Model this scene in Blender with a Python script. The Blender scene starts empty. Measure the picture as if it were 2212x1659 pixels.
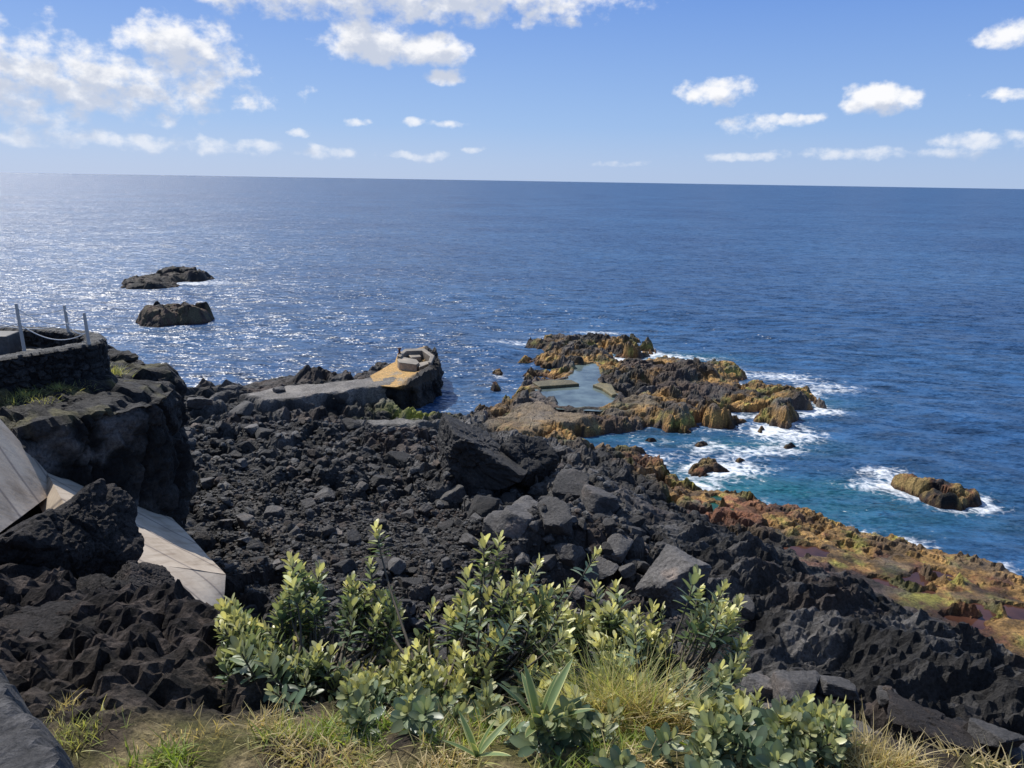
import bpy, bmesh, math, random
import numpy as np
from mathutils import Vector, Matrix
random.seed(5)
rng=np.random.default_rng(7)
scene=bpy.context.scene
PW,PH,FP=2212.0,1659.0,1662.0
CAMZ=13.0
pitch=math.atan(439.5/FP); roll=math.atan(36/PW)
FWD=np.array([0,math.cos(pitch),-math.sin(pitch)])
U0=np.array([0,math.sin(pitch),math.cos(pitch)]); R0=np.array([1.,0,0])
RT=math.cos(roll)*R0+math.sin(roll)*U0
UP=-math.sin(roll)*R0+math.cos(roll)*U0
CAM=np.array([0,0,CAMZ])
def ray(px,py): return FWD+RT*((px-PW/2)/FP)+UP*((PH/2-py)/FP)
def at_z(px,py,z):
    d=ray(px,py); return CAM+d*((z-CAMZ)/d[2])
def at_d(px,py,t): return CAM+ray(px,py)*t
def polyz(pts,z=0.0): return np.array([at_z(a,b,z)[:2] for a,b in pts])

# ---------------- numpy noise
def h2(ix,iy,s):
    h=(ix*374761393+iy*668265263+s*974634777)&0xffffffff
    h=((h^(h>>13))*1274126177)&0xffffffff
    return ((h^(h>>16))&0xffff)/65535.0
def h3(ix,iy,iz,s):
    h=(ix*374761393+iy*668265263+iz*1103515245+s*974634777)&0xffffffff
    h=((h^(h>>13))*1274126177)&0xffffffff
    return ((h^(h>>16))&0xffff)/65535.0
def vn(x,y,s=0):
    ix=np.floor(x).astype(np.int64); iy=np.floor(y).astype(np.int64)
    fx=x-ix; fy=y-iy
    fx=fx*fx*fx*(fx*(fx*6-15)+10); fy=fy*fy*fy*(fy*(fy*6-15)+10)
    a=h2(ix,iy,s)*(1-fx)+h2(ix+1,iy,s)*fx
    b=h2(ix,iy+1,s)*(1-fx)+h2(ix+1,iy+1,s)*fx
    return (a*(1-fy)+b*fy)*2-1
def vn3(x,y,z,s=0):
    ix=np.floor(x).astype(np.int64); iy=np.floor(y).astype(np.int64); iz=np.floor(z).astype(np.int64)
    fx=x-ix; fy=y-iy; fz=z-iz
    fx=fx*fx*(3-2*fx); fy=fy*fy*(3-2*fy); fz=fz*fz*(3-2*fz)
    r=0
    for dx in (0,1):
        for dy in (0,1):
            for dz in (0,1):
                w=(fx if dx else 1-fx)*(fy if dy else 1-fy)*(fz if dz else 1-fz)
                r=r+w*h3(ix+dx,iy+dy,iz+dz,s)
    return r*2-1
def fbm(x,y,s=0,o=4):
    r=0;a=.5;t=0
    for i in range(o):
        c,n=math.cos(i*1.1),math.sin(i*1.1)
        r=r+a*vn(x*c-y*n+i*7.3,x*n+y*c,s+i); t+=a; x=x*2.03;y=y*2.03;a*=.5
    return r/t
def ridged(x,y,s=0,o=4):
    r=0;a=.5;t=0
    for i in range(o):
        c,n=math.cos(i*1.3),math.sin(i*1.3)
        r=r+a*(1-np.abs(vn(x*c-y*n+i*5.1,x*n+y*c,s+i))*2); t+=a; x=x*2.1;y=y*2.1;a*=.5
    return r/t
def fbm3(x,y,z,s=0,o=4):
    r=0;a=.5;t=0
    for i in range(o):
        r=r+a*vn3(x+i*3.1,y,z,s+i); t+=a; x=x*2.07;y=y*2.07;z=z*2.07;a*=.5
    return r/t
def worley(x,y,s=0):
    ix=np.floor(x).astype(np.int64); iy=np.floor(y).astype(np.int64)
    f1=np.full(x.shape,9.);f2=np.full(x.shape,9.);idr=np.zeros(x.shape);gx=np.zeros(x.shape);gy=np.zeros(x.shape)
    for dx in (-1,0,1):
        for dy in (-1,0,1):
            cx=ix+dx;cy=iy+dy
            ox=cx+h2(cx,cy,s)-x; oy=cy+h2(cx,cy,s+11)-y
            d=np.sqrt(ox*ox+oy*oy)
            m=d<f1
            f2=np.where(m,f1,np.minimum(f2,d))
            idr=np.where(m,h2(cx,cy,s+5),idr); gx=np.where(m,-ox,gx); gy=np.where(m,-oy,gy)
            f1=np.where(m,d,f1)
    return f1,f2,idr,gx,gy
def worley3(x,y,z,s=0):
    ix=np.floor(x).astype(np.int64); iy=np.floor(y).astype(np.int64); iz=np.floor(z).astype(np.int64)
    f1=np.full(x.shape,9.);f2=np.full(x.shape,9.);idr=np.zeros(x.shape)
    for dx in (-1,0,1):
        for dy in (-1,0,1):
            for dz in (-1,0,1):
                cx=ix+dx;cy=iy+dy;cz=iz+dz
                d=np.sqrt((cx+h3(cx,cy,cz,s)-x)**2+(cy+h3(cx,cy,cz,s+11)-y)**2+(cz+h3(cx,cy,cz,s+17)-z)**2)
                m=d<f1; f2=np.where(m,f1,np.minimum(f2,d)); idr=np.where(m,h3(cx,cy,cz,s+5),idr); f1=np.where(m,d,f1)
    return f1,f2,idr
def sm(a,b,x):
    t=np.clip((x-a)/(b-a),0,1); return t*t*(3-2*t)
def sdist(x,y,poly):
    d=np.full(x.shape,1e9); ins=np.zeros(x.shape,bool)
    n=len(poly)
    for i in range(n):
        ax,ay=poly[i];bx,by=poly[(i+1)%n]
        ex,ey=bx-ax,by-ay
        t=np.clip(((x-ax)*ex+(y-ay)*ey)/(ex*ex+ey*ey+1e-12),0,1)
        d=np.minimum(d,(x-ax-t*ex)**2+(y-ay-t*ey)**2)
        if ay!=by:
            c=((ay>y)!=(by>y))&(x<(bx-ax)*(y-ay)/(by-ay)+ax)
            ins^=c
    d=np.sqrt(d)
    return np.where(ins,d,-d)

# ---------------- mesh helpers
def mk_mesh(name,V,Fc,col=None,smooth=False):
    V=np.asarray(V,dtype=np.float32); Fc=np.asarray(Fc,dtype=np.int32)
    me=bpy.data.meshes.new(name); n,k=Fc.shape
    me.vertices.add(len(V)); me.vertices.foreach_set('co',V.ravel())
    me.loops.add(n*k); me.loops.foreach_set('vertex_index',Fc.ravel())
    me.polygons.add(n); me.polygons.foreach_set('loop_start',np.arange(n,dtype=np.int32)*k)
    me.polygons.foreach_set('use_smooth',np.full(n,smooth))
    me.update(calc_edges=True)
    if col is not None:
        ca=me.color_attributes.new('Col','FLOAT_COLOR','POINT')
        c=np.ones((len(V),4),dtype=np.float32); c[:,:3]=col[:,:3]
        ca.data.foreach_set('color',c.ravel())
    return me
def add(name,me,mat=None,parent=None,label=None,cat=None,kind=None,group=None,loc=None):
    o=bpy.data.objects.new(name,me); scene.collection.objects.link(o)
    if mat and me: 
        if not me.materials: me.materials.append(mat)
    if parent: o.parent=parent
    if label: o["label"]=label
    if cat: o["category"]=cat
    if kind: o["kind"]=kind
    if group: o["group"]=group
    if loc is not None: o.location=loc
    return o
def grid_faces(ny,nx):
    i=np.arange(ny*nx).reshape(ny,nx)
    return np.stack([i[:-1,:-1],i[:-1,1:],i[1:,1:],i[1:,:-1]],-1).reshape(-1,4)
def compact(V,Fc,col=None):
    u,inv=np.unique(Fc,return_inverse=True)
    return V[u],inv.reshape(Fc.shape),(None if col is None else col[u])

# ---------------- material helpers
def newmat(name):
    m=bpy.data.materials.new(name); m.use_nodes=True
    nt=m.node_tree; b=nt.nodes['Principled BSDF']; return m,nt,b
def N(nt,t,**k):
    n=nt.nodes.new(t)
    for a,v in k.items(): setattr(n,a,v)
    return n
def noise(nt,scale,detail=5,rough=.6,vec=None):
    n=N(nt,'ShaderNodeTexNoise'); n.inputs['Scale'].default_value=scale; n.inputs['Detail'].default_value=detail; n.inputs['Roughness'].default_value=rough
    if vec: nt.links.new(vec,n.inputs['Vector'])
    return n
def ramp(nt,src,stops):
    r=N(nt,'ShaderNodeValToRGB'); e=r.color_ramp.elements
    while len(e)<len(stops): e.new(.5)
    for i,(p,c) in enumerate(stops):
        e[i].position=p; e[i].color=(*c,1) if len(c)==3 else c
    nt.links.new(src,r.inputs[0]); return r
def mth(nt,op,a,b=None,c=None,clamp=False):
    n=N(nt,'ShaderNodeMath',operation=op,use_clamp=clamp)
    for i,v in enumerate((a,b,c)):
        if v is None: continue
        if isinstance(v,(int,float)): n.inputs[i].default_value=v
        else: nt.links.new(v,n.inputs[i])
    return n.outputs[0]
def vmt(nt,op,a,b=None):
    n=N(nt,'ShaderNodeVectorMath',operation=op)
    for i,v in enumerate((a,b)):
        if v is None: continue
        if isinstance(v,(tuple,list)): n.inputs[i].default_value=v
        else: nt.links.new(v,n.inputs[i])
    return n.outputs['Value'] if op in('DOT_PRODUCT','LENGTH') else n.outputs[0]
def mixc(nt,f,a,b,mode='MIX'):
    n=N(nt,'ShaderNodeMix',data_type='RGBA',blend_type=mode)
    if isinstance(f,(int,float)): n.inputs[0].default_value=f
    else: nt.links.new(f,n.inputs[0])
    for i,v in ((6,a),(7,b)):
        if isinstance(v,(tuple,list)): n.inputs[i].default_value=(*v,1) if len(v)==3 else v
        else: nt.links.new(v,n.inputs[i])
    return n.outputs[2]
def rock_mat(name,base=None,use_attr=False,s=1.0,bump=.6,bdist=.05,var=(.45,1.6),rough=.62,pits=0,det=6,rnd=(.45,1.8),spec=.4):
    m,nt,b=newmat(name); L=nt.links
    if use_attr:
        tc=N(nt,'ShaderNodeNewGeometry').outputs['Position']
        at=N(nt,'ShaderNodeVertexColor',layer_name='Col').outputs[0]
    else:
        oi=N(nt,'ShaderNodeObjectInfo')
        tc=N(nt,'ShaderNodeNewGeometry').outputs['Position']
        n0=noise(nt,1.3*s,2,.5,tc)
        at=ramp(nt,n0.outputs[0],[(.35,tuple(c*.7 for c in base)),(.6,base),(.75,(base[0]*1.7,base[1]*1.5,base[2]*1.35))]).outputs[0]
        rv=N(nt,'ShaderNodeMapRange'); L.new(oi.outputs['Random'],rv.inputs[0]); rv.inputs[3].default_value=rnd[0]; rv.inputs[4].default_value=rnd[1]
        at=mixc(nt,1.0,at,rv.outputs[0],'MULTIPLY')
    n1=noise(nt,11*s,det,.75,tc)
    mr=N(nt,'ShaderNodeMapRange'); L.new(n1.outputs[0],mr.inputs[0]); mr.inputs[1].default_value=.33; mr.inputs[2].default_value=.67; mr.inputs[3].default_value=var[0]; mr.inputs[4].default_value=var[1]
    c=mixc(nt,1.0,at,mr.outputs[0],'MULTIPLY')
    L.new(c,b.inputs['Base Color']); b.inputs['Roughness'].default_value=rough
    b.inputs['Specular IOR Level'].default_value=spec
    hgt=n1.outputs[0]
    if pits:
        v=N(nt,'ShaderNodeTexVoronoi'); v.inputs['Scale'].default_value=pits; L.new(tc,v.inputs['Vector'])
        pm=mth(nt,'SMOOTH_MIN',v.outputs[0],.45,.1)
        hgt=mth(nt,'MULTIPLY_ADD',pm,.5,hgt)
    bp=N(nt,'ShaderNodeBump'); bp.inputs['Strength'].default_value=bump; bp.inputs['Distance'].default_value=bdist
    L.new(hgt,bp.inputs['Height']); L.new(bp.outputs[0],b.inputs['Normal'])
    return m

M_ground=rock_mat('lava_ground_material',use_attr=True,s=1,bump=1.0,bdist=.14,var=(.35,1.9),det=7,rough=.7,spec=.3)
M_boulder=rock_mat('basalt_boulder_material',base=(.074,.069,.065),s=1,bump=.9,bdist=.08,var=(.55,1.6),rnd=(.35,2.0),rough=.7,spec=.3)
M_near=rock_mat('vesicular_basalt_material',base=(.038,.032,.029),s=3,bump=1.0,bdist=.05,var=(.3,2.3),pits=42,rough=.8,rnd=(.8,1.3),spec=.25,det=7)
M_dconc=rock_mat('weathered_concrete_material',base=(.06,.056,.052),s=.8,bump=.5,bdist=.03,var=(.6,1.4))

# ---------------- coast outline
coast_px=[(400,848),(440,838),(500,842),(545,828),(600,822),(640,812),(690,803),(715,812),(750,818),(805,803),(850,775),(900,758),(945,768),(950,828),(900,855),(868,860),(850,880),(905,905),(940,903),(1000,893),(1060,875),(1095,852),(1135,818),(1130,785),(1175,765),(1130,745),(1180,730),(1300,724),(1380,738),(1412,757),(1395,772),(1335,776),(1330,790),(1400,792),(1440,775),(1500,782),(1590,794),(1625,830),(1660,838),(1755,852),(1778,880),(1740,898),(1700,925),(1650,912),(1605,895),(1590,930),(1520,925),(1480,940),(1400,925),(1330,937),(1245,948),(1290,968),(1370,974),(1430,990),(1450,1025),(1510,1045),(1560,1078),(1640,1082),(1680,1102),(1760,1122),(1860,1152),(1960,1187),(2080,1222),(2212,1264),(2450,1350)]
coast=np.vstack([np.array([[-70,26],[-32,30],[-24,40]]),polyz(coast_px),np.array([[45,6],[60,-40],[-70,-40]])])
flats=[ # poly px, z, colour, blend width, strength
 ([(520,850),(600,834),(700,826),(800,812),(870,815),(860,835),(800,838),(700,852),(640,864),(560,866)],1.5,(.30,.27,.235),.5,1),
 ([(1040,905),(1090,882),(1165,852),(1215,880),(1290,886),(1300,900),(1200,908),(1150,930),(1080,925)],1.0,(.30,.22,.13),.8,.75),
 ([(780,908),(850,902),(960,905),(900,920),(800,920)],1.3,(.24,.22,.19),.4,1),
 ([(1300,872),(1360,840),(1430,852),(1430,872),(1330,888)],.95,(.26,.20,.12),.8,.65),
]
flats=[(polyz(p,z),z,c,w,k) for p,z,c,w,k in flats]
pools=[ # poly, water z, colour name
 ([(1165,833),(1235,815),(1245,790),(1285,785),(1300,812),(1290,830),(1330,850),(1330,872),(1285,882),(1215,878),(1180,855)],.55,0),
 ([(1515,1078),(1560,1075),(1595,1098),(1560,1112),(1520,1100)],.55,1),
 ([(1545,1135),(1585,1130),(1600,1155),(1575,1172),(1545,1160)],.75,1),
 ([(1895,1255),(1990,1235),(2060,1250),(2090,1268),(2010,1285),(1930,1275)],.62,2),
 ([(2000,1330),(2080,1308),(2212,1315),(2212,1338),(2120,1355),(2040,1348)],.68,2),
 ([(1700,1190),(1760,1180),(1790,1195),(1730,1208)],.7,2),
]
pools=[(polyz(p,z),z,c) for p,z,c in pools]
hills=[ # px,py,(approx z),rx,ry,height
 (1200,1090,4,3.2,2.2,1.5),(1030,1000,3,2.6,1.8,1.0),(1290,1040,3,2.2,2.4,1.3),(860,960,2,4,2,.5),(600,930,2,5,2,.5),
 (1280,910,1,2.4,1.0,.6),(1500,800,1,2,1.4,.9),(1570,890,1,3,1.5,.6),(1240,750,1,3,2,.7),(1330,742,1,2.5,1.6,.7),
 (1720,870,1,2.6,1.6,.6),(1400,905,1,2.5,1.0,.7),(680,806,1,1.3,.9,1.0),(440,880,1.5,2.5,1.8,.6),(1140,850,1,1.2,1.0,.5),(1480,850,1,2,1.5,.5)]
hills=[(*at_z(a,b,z)[:2],rx,ry,h) for a,b,z,rx,ry,h in hills]
ex=np.array([-30,-8,-4,-2.8,-2.2,-1.7,-1.3,-.95,-.7,0,.6,1.0,1.4,1.9,2.6,5,12,40])
ey=np.array([11,8.0,4.6,3.8,3.5,3.2,2.95,2.75,2.6,2.6,2.5,2.25,1.85,1.45,1.2,.8,.5,.5])
def terrain(x,y):
    d0=sdist(x,y,coast)
    d=d0+.9*fbm(x/3.5,y/3.5,3,3)+.5*fbm(x/.8,y/.8,9,4)
    P=3.6+(.85-3.6)*sm(29,38,y)
    k=14-8*sm(30,38,y)
    land=.22+P*(1-np.exp(-np.maximum(d,0)/k))
    sh=sm(5,12,x)*(1-sm(34,40,y))
    land=land*(1-sh)+(.55+.25*sm(2,5,d)+2.3*sm(5,13,d))*sh
    z=np.where(d>0,land*sm(-.3,.7,d)+(-.3)*(1-sm(-.3,.7,d)),-.3+d*.7)
    z=np.maximum(z,-1.6)
    on=sm(-.8,.8,d)
    for hx,hy,rx,ry,h in hills:
        z=z+h*np.exp(-(((x-hx)/rx)**2+((y-hy)/ry)**2)*1.6)*on
    shelf=sh*(1-sm(5.0,9,d))
    wx=x+.3*fbm(x/.9,y/.9,21,3); wy=y+.3*fbm(x/.9,y/.9,27,3)
    f1,f2,idr,gx,gy=worley(wx/1.25,wy/1.25,31)
    g1,g2,jdr,kx,ky=worley(wx/.5,wy/.5,41)
    hid=h2(np.floor(idr*9999).astype(np.int64),np.zeros(idr.shape,np.int64),3)
    reef=sm(36,40,y)*sm(-2,2,x)
    rug=(.6+.5*fbm(x/5,y/5,55,2))*(1-.58*shelf)*(1-.3*reef)
    blocks=(idr-.5)*.8+gx*(idr-.5)*1.3+gy*(hid-.5)*1.3-.4*np.exp(-((f2-f1)/.12)**2)
    small=(jdr-.5)*.25+kx*(jdr-.5)*.6-.12*np.exp(-((g2-g1)/.14)**2)
    rg=ridged(x/2.2,y/2.2,61,4)*.38
    fine=fbm(x/.3,y/.3,71,4)*.11
    rough=rug*(blocks*.8+small+rg)+fine
    chan=sm(.42,.72,ridged(x/4.2+.3*fbm(x,y,65,2),y/3.2,64,2))
    rough=rough+reef*(.6*fbm(x/2.2,y/2.2,66,5)+.22*ridged(x/1.5,y/1.5,67,4)-1.15*chan)+shelf*(.2*fbm(x/.8,y/.8,68,4)+.10*ridged(x/.35,y/.35,69,3))
    fl=sm(4,7,x)*(1-sm(22,27,y))
    rough=rough*(1-.68*fl)+fl*(1-shelf)*(.8*ridged(x/3.4+y/3,y/1.2-x/3,77,4)+.30*ridged(x/1.3+y/1.2,y/.4-x/1.2,79,4))
    z=z+rough*on
    zr=np.round(z/.38)*.38+.08*fbm(x/.5,y/.5,72,3)
    tw=np.maximum(.15*reef,shelf*.2)
    z=np.where(z>.25,z*(1-tw)+zr*tw,z)
    for poly,fz,c,w,kk in flats:
        s=sm(-w*.4,w*.6,sdist(x,y,poly)+.35*fbm(x/.7,y/.7,5,2))*kk
        z=z*(1-s)+(fz+.07*fbm(x/.8,y/.8,8,3))*s
    for poly,pz,c in pools:
        sd=sdist(x,y,poly)+(.35 if c==0 else .7)*fbm(x/.9,y/.9,15,4)
        rim=sm(-1.1,-.1,sd)
        z=np.where(sd<.3,z*(1-rim)+np.maximum(z,pz+.10)*rim,z)
        s=sm(-.15,.35,sd)
        z=z*(1-s)+(pz-.45+(.0 if c==0 else 1.0)*np.maximum(ridged(x/1.1,y/.8,17,4),0))*s
    ye=np.interp(x,ex,ey)
    mo=sm(-.5,-1.3,x)
    led=11.42-(.5-.24*mo)*np.maximum(y-1.9,0)-.02*np.abs(x)+.03*fbm(x/.25,y/.25,81,4)+.06*fbm(x/1.1,y/1.1,85,3)
    u1,u2,uid,ux,uy=worley((x+.1*fbm(x/.2,y/.2,2,3))/.30,(y+.1*fbm(x/.2,y/.2,4,3))/.30,95)
    mz=sm(-.35,-.9,x)*sm(1.95,2.3,y+.25*sm(-.8,-1.6,x))
    led=led+mz*(.06*ridged(x/.7,y/.7,88,5)+.07*(uid-.5)+ux*(uid-.5)*.22-.05*np.exp(-((u2-u1)/.09)**2)+.075*fbm(x/.08,y/.08,89,4))
    led=np.minimum(led,11.62)
    rate=np.interp(x,[-20,-6,-2,0,2,20],[.8,.9,1.4,1.7,1.9,1.9])
    over=np.maximum(y-ye,0)
    bank=led-rate*over*sm(-.1,.5,over)+ sm(0,1.5,over)*(.3*ridged(x/1.6,y/1.6,91,4)+(idr-.5)*.4)
    bank=np.where(over>0,np.maximum(bank,-2),led)
    isb=bank>z
    return np.where(isb,bank,z),d0,d,isb,idr,jdr,over,mz
def steps(segs):
    out=[]
    for a,b,s in segs:
        n=max(1,int(round((b-a)/s))); out.append(np.linspace(a,b,n,endpoint=False))
    out.append(np.array([segs[-1][1]])); return np.concatenate(out)
gx_=steps([(-68,-30,1.0),(-30,-16,.3),(-16,-3.2,.11),(-3.2,-.2,.02),(-.2,2.2,.04),(2.2,20,.085),(20,30,.25),(30,58,1.2)])
gy_=steps([(-38,0,2),(0,1.2,.1),(1.2,3.6,.022),(3.6,10,.11),(10,30,.085),(30,62,.12),(62,66,.5)])
X,Y=np.meshgrid(gx_,gy_)
Z,D0,D,ISB,IDR,JDR,OV,MZ=terrain(X,Y)
def lerp(a,b,t): return a*(1-t[...,None])+b*t[...,None]
A=lambda *c: np.array(c,dtype=float)
base=lerp(A(.023,.0215,.0205),A(.090,.084,.078),sm(-.5,.6,fbm(X/1.4,Y/1.4,101,4)))
base=base*(.45+1.1*IDR[...,None])*(.65+.7*JDR[...,None])
base=lerp(base,A(.085,.055,.040),.65*sm(.05,.5,fbm(X/2.5,Y/2.5,107,3)))
rightz=sm(2,8,X)*(1-sm(33,38,Y)); isl=sm(35,38,Y)*sm(-3,1,X)
wid=rightz*(4.8+2.6*sm(8,15,X))+isl*7+1.0
n1=fbm(X/1.6,Y/1.6,111,4); n2=fbm(X/.9,Y/.9,117,4); n3=fbm(X/2.2,Y/2.2,121,4); n4=fbm(X/.35,Y/.35,123,3)
alg=(1-sm(.5,1.05,(D0+2.2*n1+.8*n4)/np.maximum(wid,.1)))*np.clip(.1+rightz+isl,0,1)
alg=alg*(1-.85*isl*sm(.6,1.1,Z+.5*n2))*(1-.9*isl*sm(-.15,.12,n3+.3*n4))
alg=alg*(1-.6*rightz*sm(.0,.3,fbm(X/1.1,Y/1.1,126,4)))
ac=lerp(A(.36,.21,.07),A(.30,.27,.06),sm(.0,.35,n2+.5*n4)); ac=lerp(ac,A(.20,.075,.04),sm(.08,.4,n3+.4*n4)*.9); ac=lerp(ac,A(.42,.23,.06),isl*sm(-.1,.3,-n2)*.6)
lowz=1-sm(.1,.4,Z)
ac=lerp(ac,A(.12,.045,.022),lowz*.8)
ac=ac*(.4+1.0*JDR[...,None])*(1+.6*n4[...,None])
colr=lerp(base,ac,np.clip(alg,0,1)*.92)
for (poly,fz,c,w,kk) in flats:
    s=sm(-.1,.4,sdist(X,Y,poly)+.5*n2)*kk; colr=lerp(colr,A(*c)*1.0,s*.9*(.55+.45*sm(-.3,.3,n1+.4*n4)))
gp=at_z(650,1190,3.5); s=np.exp(-(((X-gp[0])/4)**2+((Y-gp[1])/1.6)**2))
colr=lerp(colr,A(.07,.055,.045),np.clip(s*1.2,0,.8))
gq=at_z(885,888,.8); s=np.exp(-(((X-gq[0])/1.6)**2+((Y-gq[1])/1.4)**2)); colr=lerp(colr,A(.30,.31,.05),np.clip(s*1.4,0,.85)*sm(-.3,.1,n2))
bs=lerp(A(.05,.038,.03),A(.12,.09,.06),sm(-.3,.5,fbm(X/.25,Y/.25,131,4)))
gr=lerp(A(.13,.12,.04),A(.32,.25,.13),sm(-.2,.4,fbm(X/.12,Y/.12,137,4)))
gm=(1-sm(2.3,2.7,Y+.2*n2))
bs=lerp(bs,gr,gm*sm(-.25,.1,fbm(X/.3,Y/.3,139,3)+.15))
bs=lerp(bs,base*1.1,sm(.0,.4,OV))
bs=lerp(bs,lerp(A(.022,.018,.017),A(.10,.078,.066),sm(-.4,.4,fbm(X/.09,Y/.09,145,4))),np.clip(MZ*1.5,0,1)*.95)
colr=np.where(ISB[...,None],bs,colr)
V=np.stack([X,Y,Z],-1).reshape(-1,3); Fc=grid_faces(len(gy_),len(gx_))
keep=(Z.ravel()[Fc].max(1)>-.9)
V2,F2,C2=compact(V,Fc[keep],colr.reshape(-1,3))
gm_=mk_mesh('ground',V2,F2,C2,smooth=False)
add('ground',gm_,M_ground,kind='structure',label='rugged black lava shore with algae covered rock shelf',cat='ground')
M_bank=rock_mat('bank_soil_material',use_attr=True,s=5,bump=1.0,bdist=.04,var=(.3,2.0),det=7,rough=.85,spec=.2)
gm_.materials.append(M_bank)
fcz=V2[F2].mean(1); gm_.polygons.foreach_set('material_index',((fcz[:,1]<4.7)&(fcz[:,2]>9.6)).astype(np.int32))
def hz(x,y):
    i=np.clip(np.searchsorted(gx_,x)-1,0,len(gx_)-2); j=np.clip(np.searchsorted(gy_,y)-1,0,len(gy_)-2)
    tx=(x-gx_[i])/(gx_[i+1]-gx_[i]); ty=(y-gy_[j])/(gy_[j+1]-gy_[j])
    return (Z[j,i]*(1-tx)+Z[j,i+1]*tx)*(1-ty)+(Z[j+1,i]*(1-tx)+Z[j+1,i+1]*tx)*ty
def hz1(x,y): return float(hz(np.array([x]),np.array([y]))[0])
def hit(px,py,t0=4.5):
    d=ray(px,py); t=np.arange(t0,80,.05); P=CAM+d*t[:,None]
    h=hz(P[:,0],P[:,1]); k=np.argmax(P[:,2]<h)
    return P[k],t[k]

# ---------------- sea rocks
def hf_object(name,poly,step,hf,cf,zcut,mat,smooth=False,**kw):
    x=np.arange(poly[:,0].min()-1,poly[:,0].max()+1,step); y=np.arange(poly[:,1].min()-1,poly[:,1].max()+1,step)
    a,b=np.meshgrid(x,y); sd=sdist(a,b,poly); z=hf(a,b,sd); c=cf(a,b,z,sd)
    V=np.stack([a,b,z],-1).reshape(-1,3); Fc=grid_faces(len(y),len(x)); k=z.ravel()[Fc].max(1)>zcut
    V,Fc,C=compact(V,Fc[k],c.reshape(-1,3))
    ctr=V.mean(0); ctr[2]=V[:,2].min(); V=V-ctr
    return add(name,mk_mesh(name,V,Fc,C,smooth),mat,loc=tuple(ctr),**kw)
def islet_h(H,seed,edge=.9,sc=1.0):
    def f(x,y,sd):
        s=sd+.5*sc*fbm(x/1.3/sc,y/1.3/sc,seed,3)
        f1,f2,idr,gx,gy=worley((x+.3*fbm(x,y,seed,2))/1.3/sc,y/1.3/sc,seed+3)
        lump=.4+.7*idr*sm(-.7,.3,fbm(x/3/sc,y/3/sc,seed+1,2))+.4*ridged(x/2/sc,y/2/sc,seed+7,5)
        return -.6+(.6+H*lump)*sm(-.5*sc,edge,s)+.10*fbm(x/.3,y/.3,seed+9,3)+H*.35*gx*(idr-.5)-.15*H*np.exp(-((f2-f1)/.1)**2)
    return f
def islet_c(k,seed):
    def f(x,y,z,sd):
        n=fbm(x/.9,y/.9,seed,4); m=fbm(x/.4,y/.4,seed+4,4)
        c=lerp(A(.016,.015,.015),A(.06,.053,.047),sm(-.4,.5,n))
        o=lerp(A(.26,.10,.04),A(.32,.22,.08),sm(-.2,.3,m))
        c=lerp(c,o,np.clip(k*sm(-.3,.2,n+m*.5),0,1))
        return lerp(c,A(.05,.024,.013),1-sm(.05,.2,z))
    return f
islets=[
 ([(257,622),(262,610),(300,604),(330,600),(385,592),(430,595),(462,602),(440,608),(395,610),(385,620),(330,626),(285,626)],1.3,.1,1.6,'low jagged dark lava reef rising from the sea'),
 ([(298,704),(300,692),(340,684),(400,682),(460,682),(466,692),(440,699),(390,703),(340,709)],1.5,.3,1.3,'flat topped dark sea rock with ochre lichen'),
 ([(1903,1045),(1930,1032),(1990,1042),(2060,1064),(2125,1072),(2132,1092),(2080,1107),(2030,1098),(1960,1074)],.62,1.0,.75,'rust and olive seaweed covered rock ringed by foam'),
 ([(1474,1014),(1500,1000),(1550,1002),(1578,1020),(1530,1036),(1485,1032)],.6,.9,.8,'rust coloured wave washed rock near the lava shore'),
 ([(1575,992),(1600,987),(1614,996),(1595,1003)],.35,.8,.5,'small rust coloured rock awash in foam'),
 ([(1050,842),(1062,826),(1080,828),(1083,842),(1068,850)],.7,.7,.6,'small brown rock standing in the cove'),
 ([(1060,807),(1080,800),(1095,807),(1080,813)],.35,.7,.5,'small brown rock standing in the cove'),
 ([(1625,926),(1650,917),(1662,929),(1640,938)],.4,.8,.5,'small rust coloured rock awash in foam'),
 ([(1680,966),(1705,957),(1725,966),(1700,974)],.3,.5,.5,'small rust coloured rock awash in foam'),
 ([(1360,952),(1400,944),(1440,952),(1410,962)],.4,.7,.6,'low rust coloured rock in the shallow inlet'),
 ([(1480,960),(1520,950),(1545,962),(1510,972)],.35,.7,.6,'low rust coloured rock in the shallow inlet'),
]
ipoly=[]
for i,(p,H,k,sc,lab) in enumerate(islets):
    pw=polyz(p); ipoly.append(pw)
    hf_object('sea_rock',pw,.13 if i in(0,1) else .06,islet_h(H,200+i*17,.8*sc,sc),islet_c(k,300+i*13),-.5,M_ground,label=lab,cat='rock')

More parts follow.
